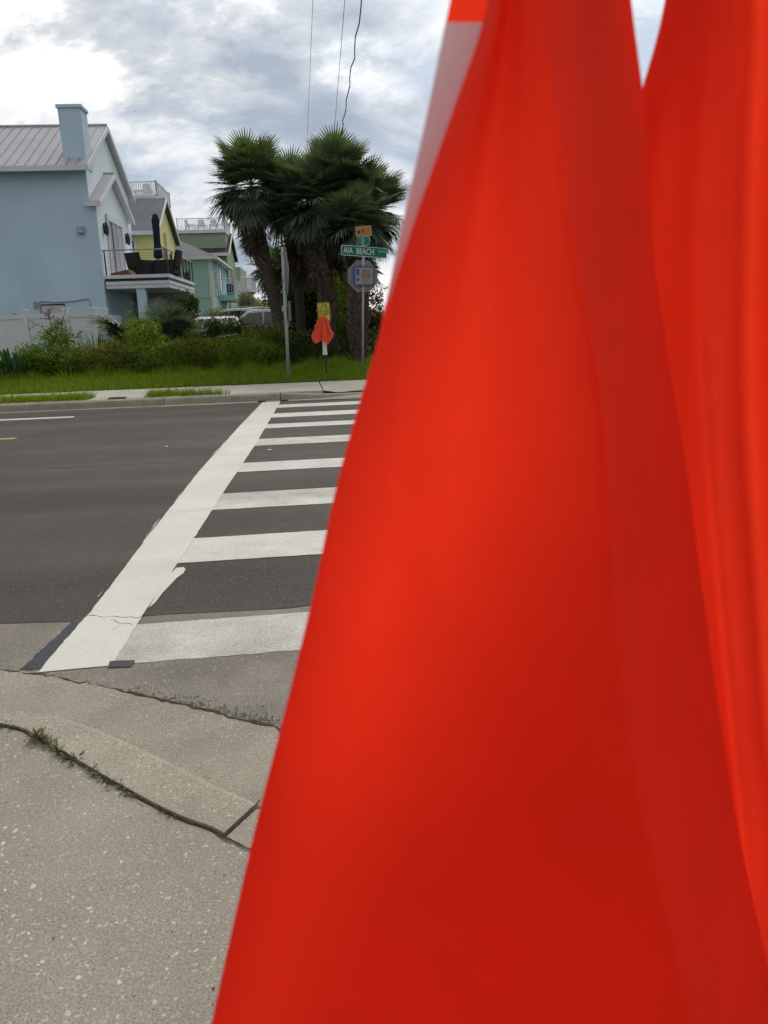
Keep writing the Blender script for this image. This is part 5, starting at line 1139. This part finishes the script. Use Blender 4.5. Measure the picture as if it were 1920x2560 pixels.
def rand_unit(n):
    a = RNG.normal(size=(n, 3)); return a / np.linalg.norm(a, axis=1)[:, None]
def leaves_mesh(C, D, Nn, Ls, Ws):
    """diamond leaves: centres C, directions D, normals Nn, lengths, widths -> verts, quad faces"""
    S = np.cross(D, Nn); S /= np.linalg.norm(S, axis=1)[:, None] + 1e-9
    up = np.cross(S, D)
    a = C - D * Ls[:, None] * .5; b = C + S * Ws[:, None] * .5 + up * Ls[:, None] * .06; c = C + D * Ls[:, None] * .5 - up * Ls[:, None] * .05; d = C - S * Ws[:, None] * .5 + up * Ls[:, None] * .06
    V = np.stack([a, b, c, d], 1).reshape(-1, 3); F = np.arange(len(V)).reshape(-1, 4)
    return V, F
def bush(name, label, blobs, n, leaf, m, group=None, asp=.45, up=.35, stems=6, cat='shrub', bright=None, ragged=.25, twigs=0):
    """blobs: (u, v, z, ru, rv, rz); leaves gathered in clumps through the volume, outline broken by sprays"""
    u0, v0 = blobs[0][0], blobs[0][1]
    t = thing(name, label, cat, W(u0, v0, G0), group)
    vol = np.array([b[3] * b[4] * b[5] for b in blobs]); pr = vol ** .8 / (vol ** .8).sum()
    Cs, Ds = [], []
    for b, p in zip(blobs, pr):
        nb = max(30, int(n * p)); nc = max(6, nb // 45)
        cc = rand_unit(nc) * (RNG.uniform(.15, 1.0, nc) ** .45)[:, None] * (1 + RNG.normal(0, ragged * .5, nc))[:, None]
        idx = RNG.integers(0, nc, nb); q = cc[idx] + RNG.normal(0, .13 + ragged * .12, (nb, 3))
        q[:, 2] = np.maximum(q[:, 2], -1.0)
        P_ = np.array([b[0], b[1], b[2]]) + q * np.array([b[3], b[4], b[5]])
        P_[:, 2] = np.maximum(P_[:, 2], G0 + .02)
        d = q * .6 + RNG.normal(0, .7, (nb, 3)); d[:, 2] += up
        Cs.append(P_); Ds.append(d)
    C = np.concatenate(Cs); D = np.concatenate(Ds); D /= np.linalg.norm(D, axis=1)[:, None]
    X = np.empty_like(C); X[:, 0] = C[:, 0] * CA - C[:, 1] * SA; X[:, 1] = C[:, 0] * SA + C[:, 1] * CA; X[:, 2] = C[:, 2]
    k = len(X); Ls = leaf * RNG.lognormal(0, .3, k); Ws = Ls * asp * RNG.uniform(.7, 1.3, k)
    V, F = leaves_mesh(X, D, rand_unit(k), Ls, Ws)
    np_mesh('foliage', V, F, m, t)
    mb = MB(W)
    for s in range(stems):
        b = blobs[s % len(blobs)]; a = random.uniform(0, 6.28); e = (b[0] + b[3] * .6 * math.cos(a), b[1] + b[4] * .6 * math.sin(a), b[2] + b[5] * random.uniform(.3, 1.0))
        s0 = (b[0] + .15 * b[3] * math.cos(a), b[1] + .15 * b[4] * math.sin(a), G0)
        mid = tuple((x + y) / 2 + random.uniform(-.08, .08) for x, y in zip(s0, e)); mb.tube([s0, mid, e], [.022, .014, .005], 5)
    for s in range(twigs):
        b = random.choice(blobs); a = random.uniform(0, 6.28); rr = random.uniform(.5, 1)
        s0 = (b[0] + b[3] * rr * .7 * math.cos(a), b[1] - b[4] * .9, b[2] + random.uniform(-.5, .6) * b[5]); L_ = random.uniform(.3, .8)
        e = (s0[0] + random.uniform(-.5, .5) * L_, s0[1] - .1, s0[2] + L_ * random.uniform(.3, .9)); mb.tube([s0, tuple((x + y) / 2 + random.uniform(-.05, .05) for x, y in zip(s0, e)), e], [.008, .006, .003], 4)
    mb.build('stem', BARK, t)
    return t

def blades(name, label, u, v, z, n, h, spread, w, m, cat='grass clump', arch=.5, group=None, parent=None):
    """tuft of arching strap leaves, each a tapering strip"""
    t = parent or thing(name, label, cat, W(u, v, z), group)
    mb = MB()
    g = random.Random(int(u * 1000 + v * 77) & 0xffff)
    for k in range(n):
        a = g.uniform(0, 6.28); L_ = h * g.uniform(.55, 1.1); lean = g.uniform(.1, 1.0) * arch; r0 = spread * math.sqrt(g.random())
        b = Vector(W(u + r0 * math.cos(a), v + r0 * math.sin(a), z)); dr = Vector((math.cos(a + g.uniform(-.6, .6)), math.sin(a + g.uniform(-.6, .6)), 0)); sd = Vector((-dr.y, dr.x, 0))
        pts = []
        for j in range(5):
            q = j / 4; x = lean * L_ * q ** 1.8; zz_ = L_ * (q - lean * .45 * q ** 2.6); ww = w * (1 - q) ** .6 * (.6 + .4 * min(1, q * 3)) / 2 + .0005
            c = b + dr * x + UPV * zz_; pts.append((c - sd * ww, c + sd * ww))
        mb.grid([[tuple(p) for p in r] for r in pts])
    mb.build('blades', m, t)
    return t

# fan palm fronds: three shared meshes, copied for every leaf
def frond_mesh(name, m, petiole, rad, droop, nseg=38, spread=122, fold=.35, seed=0, ragged=.1):
    g = random.Random(seed); V, F = [], []
    # petiole along +x, sagging
    pp = [(petiole * t, 0, -.18 * petiole * t * t) for t in (0, .5, 1)]
    for k, (x, y, z) in enumerate(pp):
        w = (.020, .014, .011)[k]; V += [(x, -w, z), (x, w, z), (x, 0, z - w)]
    for k in range(2):
        a = 3 * k; F += [(a, a + 1, a + 4, a + 3), (a + 1, a + 2, a + 5, a + 4), (a + 2, a, a + 3, a + 5)]
    bx, bz = pp[-1][0], pp[-1][2]
    for s in range(nseg):
        q = -1 + 2 * s / (nseg - 1); ang = R(spread) * q
        L_ = rad * (1 - .30 * abs(q) ** 1.7) * g.uniform(1 - ragged, 1 + ragged * .5)
        cs = bx + .28 * rad * (1 - abs(q)) * .6          # costa: middle segments leave further out
        cz = bz - .10 * rad * (1 - abs(q)) * droop
        d = (math.cos(ang), math.sin(ang)); n_ = (-d[1], d[0])
        lift = fold * (abs(q) ** 1.0)                    # blade folded up along the midrib
        tw = g.uniform(-.05, .05); st = []
        for r, w in ((0, .004), (.32, .036), (.62, .030), (.86, .014), (1.0, .001)):
            x = cs + d[0] * L_ * r; y = d[1] * L_ * r
            z = cz + lift * L_ * r * .55 - droop * L_ * (r ** 2.2) * (.55 + .35 * g.random()) * (1 if r > .5 else .8)
            st.append((x, y, z, w * (rad / .9)))
        i = len(V)
        for x, y, z, w in st: V += [(x - n_[0] * w, y - n_[1] * w, z + tw * w * 6), (x + n_[0] * w, y + n_[1] * w, z - tw * w * 6)]
        for k in range(4): F.append((i + 2 * k, i + 2 * k + 1, i + 2 * k + 3, i + 2 * k + 2))
    me = bpy.data.meshes.new(name); me.from_pydata(V, [], F); me.materials.append(m); me.update()
    return me
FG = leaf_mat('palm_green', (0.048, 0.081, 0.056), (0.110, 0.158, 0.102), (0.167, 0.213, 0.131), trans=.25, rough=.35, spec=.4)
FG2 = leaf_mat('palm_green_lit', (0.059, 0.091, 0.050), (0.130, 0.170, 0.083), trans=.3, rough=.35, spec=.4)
FY = leaf_mat('palm_spear', (.10, .13, .03), (.17, .19, .05), trans=.4)
FDd = leaf_mat('palm_dead', (0.049, 0.038, 0.028), (0.120, 0.094, 0.064), (0.186, 0.149, 0.108), trans=.15, rough=.9)
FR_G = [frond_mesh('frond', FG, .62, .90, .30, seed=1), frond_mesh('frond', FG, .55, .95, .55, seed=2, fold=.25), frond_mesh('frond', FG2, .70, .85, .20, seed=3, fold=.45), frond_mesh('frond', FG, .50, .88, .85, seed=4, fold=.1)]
FR_D = [frond_mesh('frond', FDd, .50, .75, 1.0, seed=5, fold=-.1, spread=80, ragged=.3), frond_mesh('frond', FDd, .55, .85, .8, seed=6, fold=-.2, spread=60, ragged=.35)]
FR_Y = frond_mesh('frond', FY, .35, .75, .05, seed=7, spread=40, fold=.6, nseg=20)
TRUNK = mat('palm_trunk', (.085, .062, .050), (.050, .036, .030), scale=10, rough=.95, bump=.8, bscale=25, stretch=(1, 1, 3))
BOOT = mat('palm_boot', (.17, .125, .095), (.085, .062, .048), scale=16, rough=.95, bump=.5, bscale=30)
def boot_mesh():
    V = [(0, -.055, 0), (0, .055, 0), (.03, -.06, .02), (.03, .06, .02), (.12, -.028, .26), (.12, .028, .26), (.155, -.022, .25), (.155, .022, .25)]
    F = [(0, 1, 5, 4), (2, 6, 7, 3), (0, 4, 6, 2), (1, 3, 7, 5), (4, 5, 7, 6), (0, 2, 3, 1)]
    me = bpy.data.meshes.new('leaf_base'); me.from_pydata(V, [], F); me.materials.append(BOOT); me.update(); return me
BOOT_ME = boot_mesh()
def palm(label, base, top, r0, r1, ng, nd, scale=1.0, boots=(0, 0), spear=0, seed=0, lean=0.0, dead_z=0.0, bend=(0, 0), gap=None):
    g = random.Random(seed)
    t = thing('palm_tree', label, 'palm tree', W(base[0], base[1], base[2]))
    t0 = Vector(t.location)
    path, rads = [], []
    n = 26
    for k in range(n + 1):
        q = k / n; u = base[0] + (top[0] - base[0]) * q + bend[0] * math.sin(math.pi * q); v = base[1] + (top[1] - base[1]) * q + bend[1] * math.sin(math.pi * q)
        path.append((u, v, base[2] - .1 + (top[2] - base[2] + .1) * q)); rads.append((r0 * (1.25 if k == 0 else 1) + (r1 - r0) * q) * (1 + (.05 if k % 2 else -.03) + g.uniform(-.02, .02)))
    MB(W).tube(path, rads, 14).build('trunk', TRUNK, t, smooth=True)
    def at(z):
        q = (z - base[2]) / (top[2] - base[2]); return (base[0] + (top[0] - base[0]) * q + bend[0] * math.sin(math.pi * q), base[1] + (top[1] - base[1]) * q + bend[1] * math.sin(math.pi * q), r0 + (r1 - r0) * q)
    z = boots[0]; k = 0
    while z < boots[1]:
        u, v, rr = at(z)
        for j in range(5):
            a = j * 2 * math.pi / 5 + k * 1.25 + g.uniform(-.15, .15)
            o = bpy.data.objects.new('leaf_base', BOOT_ME); COL.objects.link(o); o.parent = t
            p = Vector(W(u + rr * .9 * math.cos(a), v + rr * .9 * math.sin(a), z)); o.location = p - t0
            s = g.uniform(.8, 1.2); o.rotation_euler = (g.uniform(-.5, .5), g.uniform(-.1, .25), a + A); o.scale = (s, s * 1.2, s)
        z += .15; k += 1
    c = Vector(W(*top)) - t0
    def put(me, a, el, s, roll=0, off=(0, 0, 0)):
        o = bpy.data.objects.new('frond', me); COL.objects.link(o); o.parent = t; o.location = c + Vector(off)
        M_ = Matrix.Rotation(a, 3, 'Z') @ Matrix.Rotation(-el, 3, 'Y') @ Matrix.Rotation(roll, 3, 'X')
        o.rotation_euler = M_.to_euler(); o.scale = (s, s, s)
    for k in range(ng):
        q = (k + .5) / ng; a = k * 2.39996 + g.uniform(-.25, .25)
        el = math.asin(max(-.98, 1 - 1.72 * q)) * .93 + g.uniform(-.12, .12)   # spread over the sphere, upright to hanging
        me = FR_G[2] if q < .22 else FR_G[g.choice((0, 0, 2, 2))] if q < .5 else FR_G[g.choice((0, 1, 3, 2))] if q < .8 else g.choice((FR_G[1], FR_G[3], FR_G[3], FR_D[0], FR_D[1]))
        put(me, a, el, scale * g.uniform(.88, 1.1), g.uniform(-.35, .35), (0, 0, .25 * (1 - q) - .1))
    for k in range(nd):
        a = k * 2.39996 + 1 + g.uniform(-.3, .3); put(g.choice(FR_D), a, R(-58) - g.uniform(0, .5), scale * g.uniform(.7, 1.0), g.uniform(-.5, .5), (0, 0, -.25 - g.uniform(0, .5 + dead_z)))
    for k in range(spear): put(FR_Y, -1.6 + .5 * k, R(34 + 14 * k), scale * .95, 0, (0, -.25, .35))
    return t
palm('cabbage palm with a leaning trunk at the left of the clump, yellowish spear leaf', (-.62, 25.0, G0), (-1.42, 25.0, 5.58), .19, .15, 58, 22, .92, spear=2, seed=1, dead_z=.5, bend=(-.05, 0))
palm('tallest cabbage palm with a thick bare trunk in the middle of the clump', (.38, 24.6, G0), (1.12, 24.7, 5.52), .20, .17, 60, 16, .92, seed=2, dead_z=.7, bend=(-.08, 0))
palm('cabbage palm with old leaf bases on its trunk beside the thickest trunk', (.74, 24.1, G0), (.45, 24.3, 5.05), .17, .16, 46, 18, .92, boots=(1.6, 3.9), seed=3, dead_z=.6)
palm('slender cabbage palm behind the leaning crossing sign post', (-.20, 26.6, G0), (-.22, 26.4, 5.30), .15, .14, 46, 14, .98, seed=4, dead_z=.6)
palm('cabbage palm at the right of the clump with fronds against bright sky', (1.75, 25.9, G0), (2.0, 25.6, 4.95), .16, .15, 50, 14, .92, seed=5, dead_z=.4)
palm('short cabbage palm with a rough criss-cross trunk behind the street sign', (1.40, 23.1, G0), (1.62, 23.5, 4.25), .20, .18, 36, 12, .86, boots=(.5, 3.0), seed=6, dead_z=.2)
palm('smaller fan palm far behind the left edge of the palm clump', (-1.45, 35.5, G0), (-1.55, 35.5, 4.1), .16, .14, 26, 6, .70, seed=7)

# saw palmetto clumps
def palmetto(label, u, v, n, s, seed, z=G0, hmax=1.0):
    g = random.Random(seed); t = thing('palmetto', label, 'palmetto', W(u, v, z)); 
    MB(W).tube([(u - .3, v, z), (u, v, z + .12), (u + .35, v + .1, z + .18)], [.09, .11, .07], 8).build('stem', TRUNK, t)
    for k in range(n):
        o = bpy.data.objects.new('frond', FR_G[g.choice((0, 1, 2, 0))]); COL.objects.link(o); o.parent = t
        a = g.uniform(0, 6.28); rr = g.uniform(0, .75); o.location = Vector(W(u + rr * math.cos(a), v + .5 * rr * math.sin(a), z + g.uniform(.1, .9) * hmax)) - Vector(t.location)
        el = g.uniform(R(5), R(75)); sc = s * g.uniform(.7, 1.05)
        o.rotation_euler = (Matrix.Rotation(a + A, 3, 'Z') @ Matrix.Rotation(-el, 3, 'Y') @ Matrix.Rotation(g.uniform(-.4, .4), 3, 'X')).to_euler(); o.scale = (sc, sc, sc)
    return t
palmetto('dark saw palmetto clump beside the fence end under the balcony', -4.75, 24.8, 52, .80, 11, hmax=1.25)
palmetto('dark saw palmetto clump left of the white hatchback', -4.0, 25.0, 40, .85, 12, hmax=1.0)

# hedge of mixed wild shrubs behind the verge
canna = thing('broadleaf_plant', 'dark green broad upright leaved plant at the far left', 'plant', W(-8.0, 21.9, G0))
mb = MB(); g = random.Random(5)
for k in range(130):
    u, v = -8.35 + g.uniform(-.9, 1.0), 21.9 + g.uniform(-.4, .5); a = g.uniform(0, 6.28); L_ = g.uniform(.35, .62); z = G0 + g.uniform(0, .42) * max(.2, 1 - abs(u + 8.3) / 1.3); w = L_ * .2
    b0 = Vector(W(u, v, z)); dr = Vector((math.cos(a), math.sin(a), 0)); sd = Vector((-dr.y, dr.x, 0)); ln = g.uniform(.1, .55); rows = []
    for q, ww in ((0, .15), (.3, .9), (.6, 1), (.85, .55), (1, .05)):
        c = b0 + dr * (ln * L_ * q ** 1.5) + UPV * (L_ * q * (1 - .2 * ln * q)); rows.append([tuple(c - sd * w * ww / 2 + UPV * .01), tuple(c), tuple(c + sd * w * ww / 2 + UPV * .01)])
    mb.grid(rows)
mb.build('leaves', LC, canna)
bush('wild_shrub', 'olive shrub with a twiggy brown top against the white fence', [(-6.95, 22.9, 1.10, .55, .5, .62), (-6.85, 22.9, 1.60, .36, .3, .40), (-7.5, 22.7, .85, .45, .4, .35)], 5000, .07, LG, asp=.32, twigs=10, ragged=.5)
tw = thing('seed_head', 'dry brown seed stalk rising above the olive shrub by the fence', 'plant', W(-6.92, 22.6, 1.6))
mb = MB(W); g = random.Random(6)
mb.tube([(-6.92, 22.6, 1.6), (-6.95, 22.6, 1.95), (-7.0, 22.6, 2.20)], .009, 4)
for k in range(14):
    z = 1.9 + .02 * k; a = g.uniform(0, 6.28); mb.tube([(-6.95, 22.6, z), (-6.96 + .14 * math.cos(a), 22.6 + .1 * math.sin(a), z + g.uniform(.02, .12))], [.007, .012], 4)
mb.build('stalk', BARK, tw)
blades('reed_clump', 'tall arching dark reeds in front of the fence gate', -5.95, 23.2, G0, 110, 1.45, .30, .030, LD, 'reeds', .75)
bush('wild_shrub', 'low dark green shrub below the olive shrub at the left', [(-7.35, 22.2, .78, .8, .45, .46), (-6.5, 22.2, .76, .7, .4, .46)], 6000, .065, LG, asp=.5)
bush('wild_shrub', 'low brownish shrub below the reeds', [(-5.9, 22.2, .78, .66, .45, .48), (-5.3, 22.3, .82, .55, .4, .48)], 5500, .06, LO, asp=.35, twigs=8)
bush('wild_shrub', 'bright green upright shrub in front of the palmetto', [(-4.65, 22.9, 1.15, .50, .4, .75), (-4.30, 22.8, 1.0, .45, .4, .60), (-5.05, 22.8, .88, .42, .35, .45)], 8000, .065, LB, asp=.35, twigs=6, ragged=.45)
bush('wild_shrub', 'dark green low shrub at the foot of the bright green shrub', [(-4.55, 22.1, .72, .7, .4, .42), (-3.75, 22.2, .78, .7, .4, .46)], 6000, .06, LG, asp=.4)
bush('wild_shrub', 'olive shrub below the white hatchback tail', [(-3.4, 22.6, .88, .6, .45, .52), (-3.0, 22.5, .88, .55, .4, .5)], 6500, .06, LO, asp=.35, twigs=10)
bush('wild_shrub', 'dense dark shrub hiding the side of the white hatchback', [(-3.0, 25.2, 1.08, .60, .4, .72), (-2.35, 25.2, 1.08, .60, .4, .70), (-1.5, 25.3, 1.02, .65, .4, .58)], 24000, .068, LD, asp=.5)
bush('wild_shrub', 'tangled brown and green shrub left of the crossing sign post', [(-1.7, 23.2, .92, .65, .5, .56), (-1.05, 23.3, .98, .6, .45, .60)], 8000, .06, LO, asp=.35, twigs=14, ragged=.45)
bush('wild_shrub', 'low green shrub between the hatchback and the crossing sign post', [(-2.35, 22.4, .82, .7, .45, .5), (-1.5, 22.3, .78, .7, .4, .46)], 7500, .055, LG, asp=.4)
bush('wild_shrub', 'low dark shrub at the foot of the leaning palm trunk', [(-.65, 22.9, .82, .6, .4, .5), (-.1, 23.2, .85, .55, .4, .52)], 6500, .06, LD, asp=.45, twigs=6)
bush('wild_shrub', 'dark undergrowth shrub behind the yellow notice', [(.35, 23.4, .85, .55, .35, .5), (.95, 23.3, .75, .5, .35, .42)], 3400, .065, LD, asp=.45, twigs=5)
bush('tall_shrub', 'tall leafy green shrub among the palm trunks behind the octagon sign', [(1.15, 26.2, 2.0, .5, .4, 1.35), (1.0, 26.2, 1.2, .6, .4, .8)], 4600, .085, LG, asp=.4, cat='shrub')
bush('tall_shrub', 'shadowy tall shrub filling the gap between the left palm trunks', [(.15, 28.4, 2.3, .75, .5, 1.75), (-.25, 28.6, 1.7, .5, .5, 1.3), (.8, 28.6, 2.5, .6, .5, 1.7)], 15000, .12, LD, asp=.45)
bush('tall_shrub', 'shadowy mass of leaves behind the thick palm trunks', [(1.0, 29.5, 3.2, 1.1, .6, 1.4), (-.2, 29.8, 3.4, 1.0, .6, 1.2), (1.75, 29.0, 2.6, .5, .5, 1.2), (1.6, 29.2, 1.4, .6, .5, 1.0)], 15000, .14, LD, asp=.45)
bush('small_tree', 'small tree with brownish leaves at the right edge of the palm clump', [(2.25, 26.6, 2.0, .42, .4, .65), (2.45, 26.5, 1.5, .5, .4, .5), (2.15, 26.6, 1.2, .5, .4, .6)], 3000, .085, LBR, asp=.5, cat='tree', ragged=.6)
bush('wild_shrub', 'shadowed shrub right of the street sign post, beside the rough palm trunk', [(2.1, 24.0, .85, .6, .45, .5), (2.9, 24.2, .9, .7, .45, .5)], 3600, .065, LD, asp=.45)
bush('tall_shrub', 'tall dark shrub against the teal house wall below the balcony end', [(-4.15, 28.9, 1.75, .42, .4, 1.0), (-4.0, 28.9, 2.3, .30, .3, .5), (-4.6, 28.8, 1.3, .5, .4, .8)], 4600, .085, LD, asp=.55)
bush('wild_shrub', 'yellow-green shrub behind the hatchback roof by the teal house', [(-3.75, 33.0, 1.75, .55, .4, .55), (-3.3, 33.0, 1.5, .5, .4, .5)], 2600, .08, LO, asp=.4)
bush('wild_shrub', 'dark rounded shrub between hatchback roof and the white SUV', [(-2.75, 31.5, 1.55, .35, .3, .45), (-2.45, 31.4, 1.3, .4, .3, .4)], 1800, .07, LD, asp=.4)
bush('flowering_shrub', 'pale cream leaved shrub beyond the white SUV roofs', [(-3.2, 44.0, 2.95, .60, .4, .5), (-2.7, 44.0, 2.6, .6, .4, .45)], 2400, .11, LP, asp=.5, ragged=.6)
bush('tall_shrub', 'green shrub beyond the white SUV roofs, right of the pale shrub', [(-2.0, 43.0, 2.2, .9, .5, .75), (-1.3, 43.2, 2.1, .8, .5, .8)], 4200, .10, LG, asp=.45)
bush('tall_shrub', 'dark leafy tree standing left of the palms beside the curved balcony', [(-1.35, 37.6, 3.2, .75, .5, .95), (-.9, 37.4, 3.9, .6, .4, .9), (-.4, 37.4, 2.6, .7, .5, 1.3)], 6500, .09, LD, asp=.45, cat='tree')
bush('tall_shrub', 'evergreen shrub farther right along the verge behind the flags', [(4.2, 24.5, 1.2, 1.0, .6, .9), (5.6, 24.8, 1.4, 1.2, .6, 1.0)], 4000, .09, LG, asp=.45)

# mown verge and the tufts along the kerb
def grass(name, n, ulo, uhi, vlo, vhi, zf, h, w, m, parent=None, test=None, seed=1):
    g = np.random.default_rng(seed)
    u = g.uniform(ulo, uhi, n); v = g.uniform(vlo, vhi, n)
    if test is not None: k = test(u, v); u, v = u[k], v[k]
    z = zf(u, v); n = len(u); a = g.uniform(0, 6.28, n); hh = h * g.lognormal(0, .3, n); lean = g.normal(0, .45, (n, 2))
    X = np.stack([u * CA - v * SA, u * SA + v * CA, z], 1); S = np.stack([np.cos(a), np.sin(a), np.zeros(n)], 1) * (w / 2)
    T_ = X + np.stack([lean[:, 0] * hh, lean[:, 1] * hh, hh], 1)
    V = np.stack([X - S, X + S, T_], 1).reshape(-1, 3)
    return tag(np_mesh(name, V, np.arange(len(V)).reshape(-1, 3), m, parent), kind='stuff')
bank = lambda u, v: np.interp(v, [17.1, 17.3, 19.6, 20.2, 21.0, 22.5], [-.06, .10, .13, .24, .37, .42]) - .005
tag(grass('verge_grass', 90000, -15, 7, 19.82, 23.4, bank, .085, .014, GR, seed=3), 'short green grass covering the verge behind the far pavement', 'grass')
tall = lambda u, v: np.sin(u * 3.1) + np.sin(u * 7.7 + 1) + np.random.default_rng(1).normal(0, .8, len(u)) > .1
tag(grass('rough_grass', 26000, -12, 3, 21.3, 22.8, bank, .20, .016, LB, test=tall, seed=4), 'longer rough grass along the foot of the shrubs', 'grass')
strip = lambda u, v: ((u < -4.75) & (v < 17.98 - .05 * np.sin(u * 5))) | ((u > -3.55) & (u < -1.75) & (v < 17.26 + .62 * np.clip(1 - (u + 3.2) / 1.6, .15, 1)))
tag(grass('kerb_grass', 15000, -13, -1.7, 17.27, 18.0, lambda u, v: np.full(len(u), .165), .125, .014, GR, test=strip, seed=5), 'shaggy grass tufts spilling over the far kerb edge', 'grass')

# low scrub and rough grass carrying on towards the beach at the right
_n = 26000
_u = RNG.uniform(4.5, 46, _n); _v = RNG.uniform(23.5, 60, _n); _h = .35 + .9 * (np.sin(_u * .9) * np.sin(_v * .55 + 1) * .5 + .5) ** 1.5 + .5 * (np.sin(_u * .31 + 2) > .55)
_z = G0 + _h * RNG.uniform(.05, 1, _n)
_X = np.stack([_u * CA - _v * SA, _u * SA + _v * CA, _z], 1); _D = RNG.normal(0, .7, (_n, 3)); _D[:, 2] += .7; _D /= np.linalg.norm(_D, axis=1)[:, None]
_L = .26 * RNG.lognormal(0, .3, _n); _V, _F = leaves_mesh(_X, _D, rand_unit(_n), _L, _L * .4)
tag(np_mesh('dune_scrub', _V, _F, LG), 'low green dune scrub stretching away right of the palms', 'scrub', kind='stuff')

# weeds in the near joint
WEED = leaf_mat('weed_green', (.045, .058, .012), (.10, .115, .025), (.14, .13, .05), trans=.3)
ju = [q[0] for q in jc]; jvv = [q[1] for q in jc]
wl_ = [(-1.33, 'thin line of weeds in the pavement joint at the left picture edge', 40, .05, .09), (-1.13, 'upright weed sprig in the pavement joint, left of the largest tuft', 26, .10, .025), (-1.02, 'largest green weed tuft in the pavement joint', 70, .085, .055),
       (-.83, 'flat green weed mat in the pavement joint below the largest tuft', 70, .055, .06), (-.70, 'small green weed in the pavement joint toward the kerb corner', 46, .045, .04), (-.545, 'brown dried weed tuft in the joint near the kerb corner', 34, .035, .035)]
for k, (u, lab, n, h, sp) in enumerate(wl_):
    v = float(np.interp(u, ju, jvv)) - .006; t = thing('weed', lab, 'weed', W(u, v, .057)); g = random.Random(200 + k); mb = MB()
    dirx = (float(np.interp(u + .05, ju, jvv)) - float(np.interp(u - .05, ju, jvv))) / .1
    for j in range(int(n * 1.9)):
        q = g.gauss(0, sp * .8); b0 = Vector(W(u + q, v + dirx * q + g.gauss(0, .008), .057)); a = g.uniform(0, 6.28); L_ = h * g.uniform(.2, .75) ** (1.0); e = g.uniform(.05, .8) if k != 1 else g.uniform(.4, 1.3); w = L_ * g.uniform(.08, .2)
        dr = Vector((math.cos(a), math.sin(a), 0)); sd = Vector((-dr.y, dr.x, 0)); rows = []
        for s, ww in ((0, .35), (.4, 1), (.75, .7), (1, .05)):
            c = b0 + dr * (L_ * s * math.cos(e)) + UPV * (L_ * (s * math.sin(e) - .25 * s * s)); rows.append([tuple(c - sd * w * ww / 2), tuple(c + sd * w * ww / 2)])
        mb.grid(rows)
    mb.build('leaves', WEED if k < 5 else LBR, t)

# repeats of a kind share a group
GROUPS = {'palm_tree': 'cabbage palms across the road', 'parked_car': 'cars parked behind the shrubs', 'wild_shrub': 'wild shrubs behind the verge', 'tall_shrub': 'tall shrubs around the palms',
          'palmetto': 'saw palmettos beside the fence', 'weed': 'weeds in the near pavement joint', 'beach_house': 'beach houses across the road', 'deck_chair': 'white rooftop deck chairs',
          'wicker_chair': 'wicker chairs on the balcony', 'overhead_wire': 'overhead wires above the palms', 'litter_scrap': 'scraps lying on the road', 'flag_station': 'crossing flag stations', 'crossing_flag': 'orange crossing flags'}
for o in bpy.data.objects:
    if o.parent is None and o.name.split('.')[0] in GROUPS: o['group'] = GROUPS[o.name.split('.')[0]]
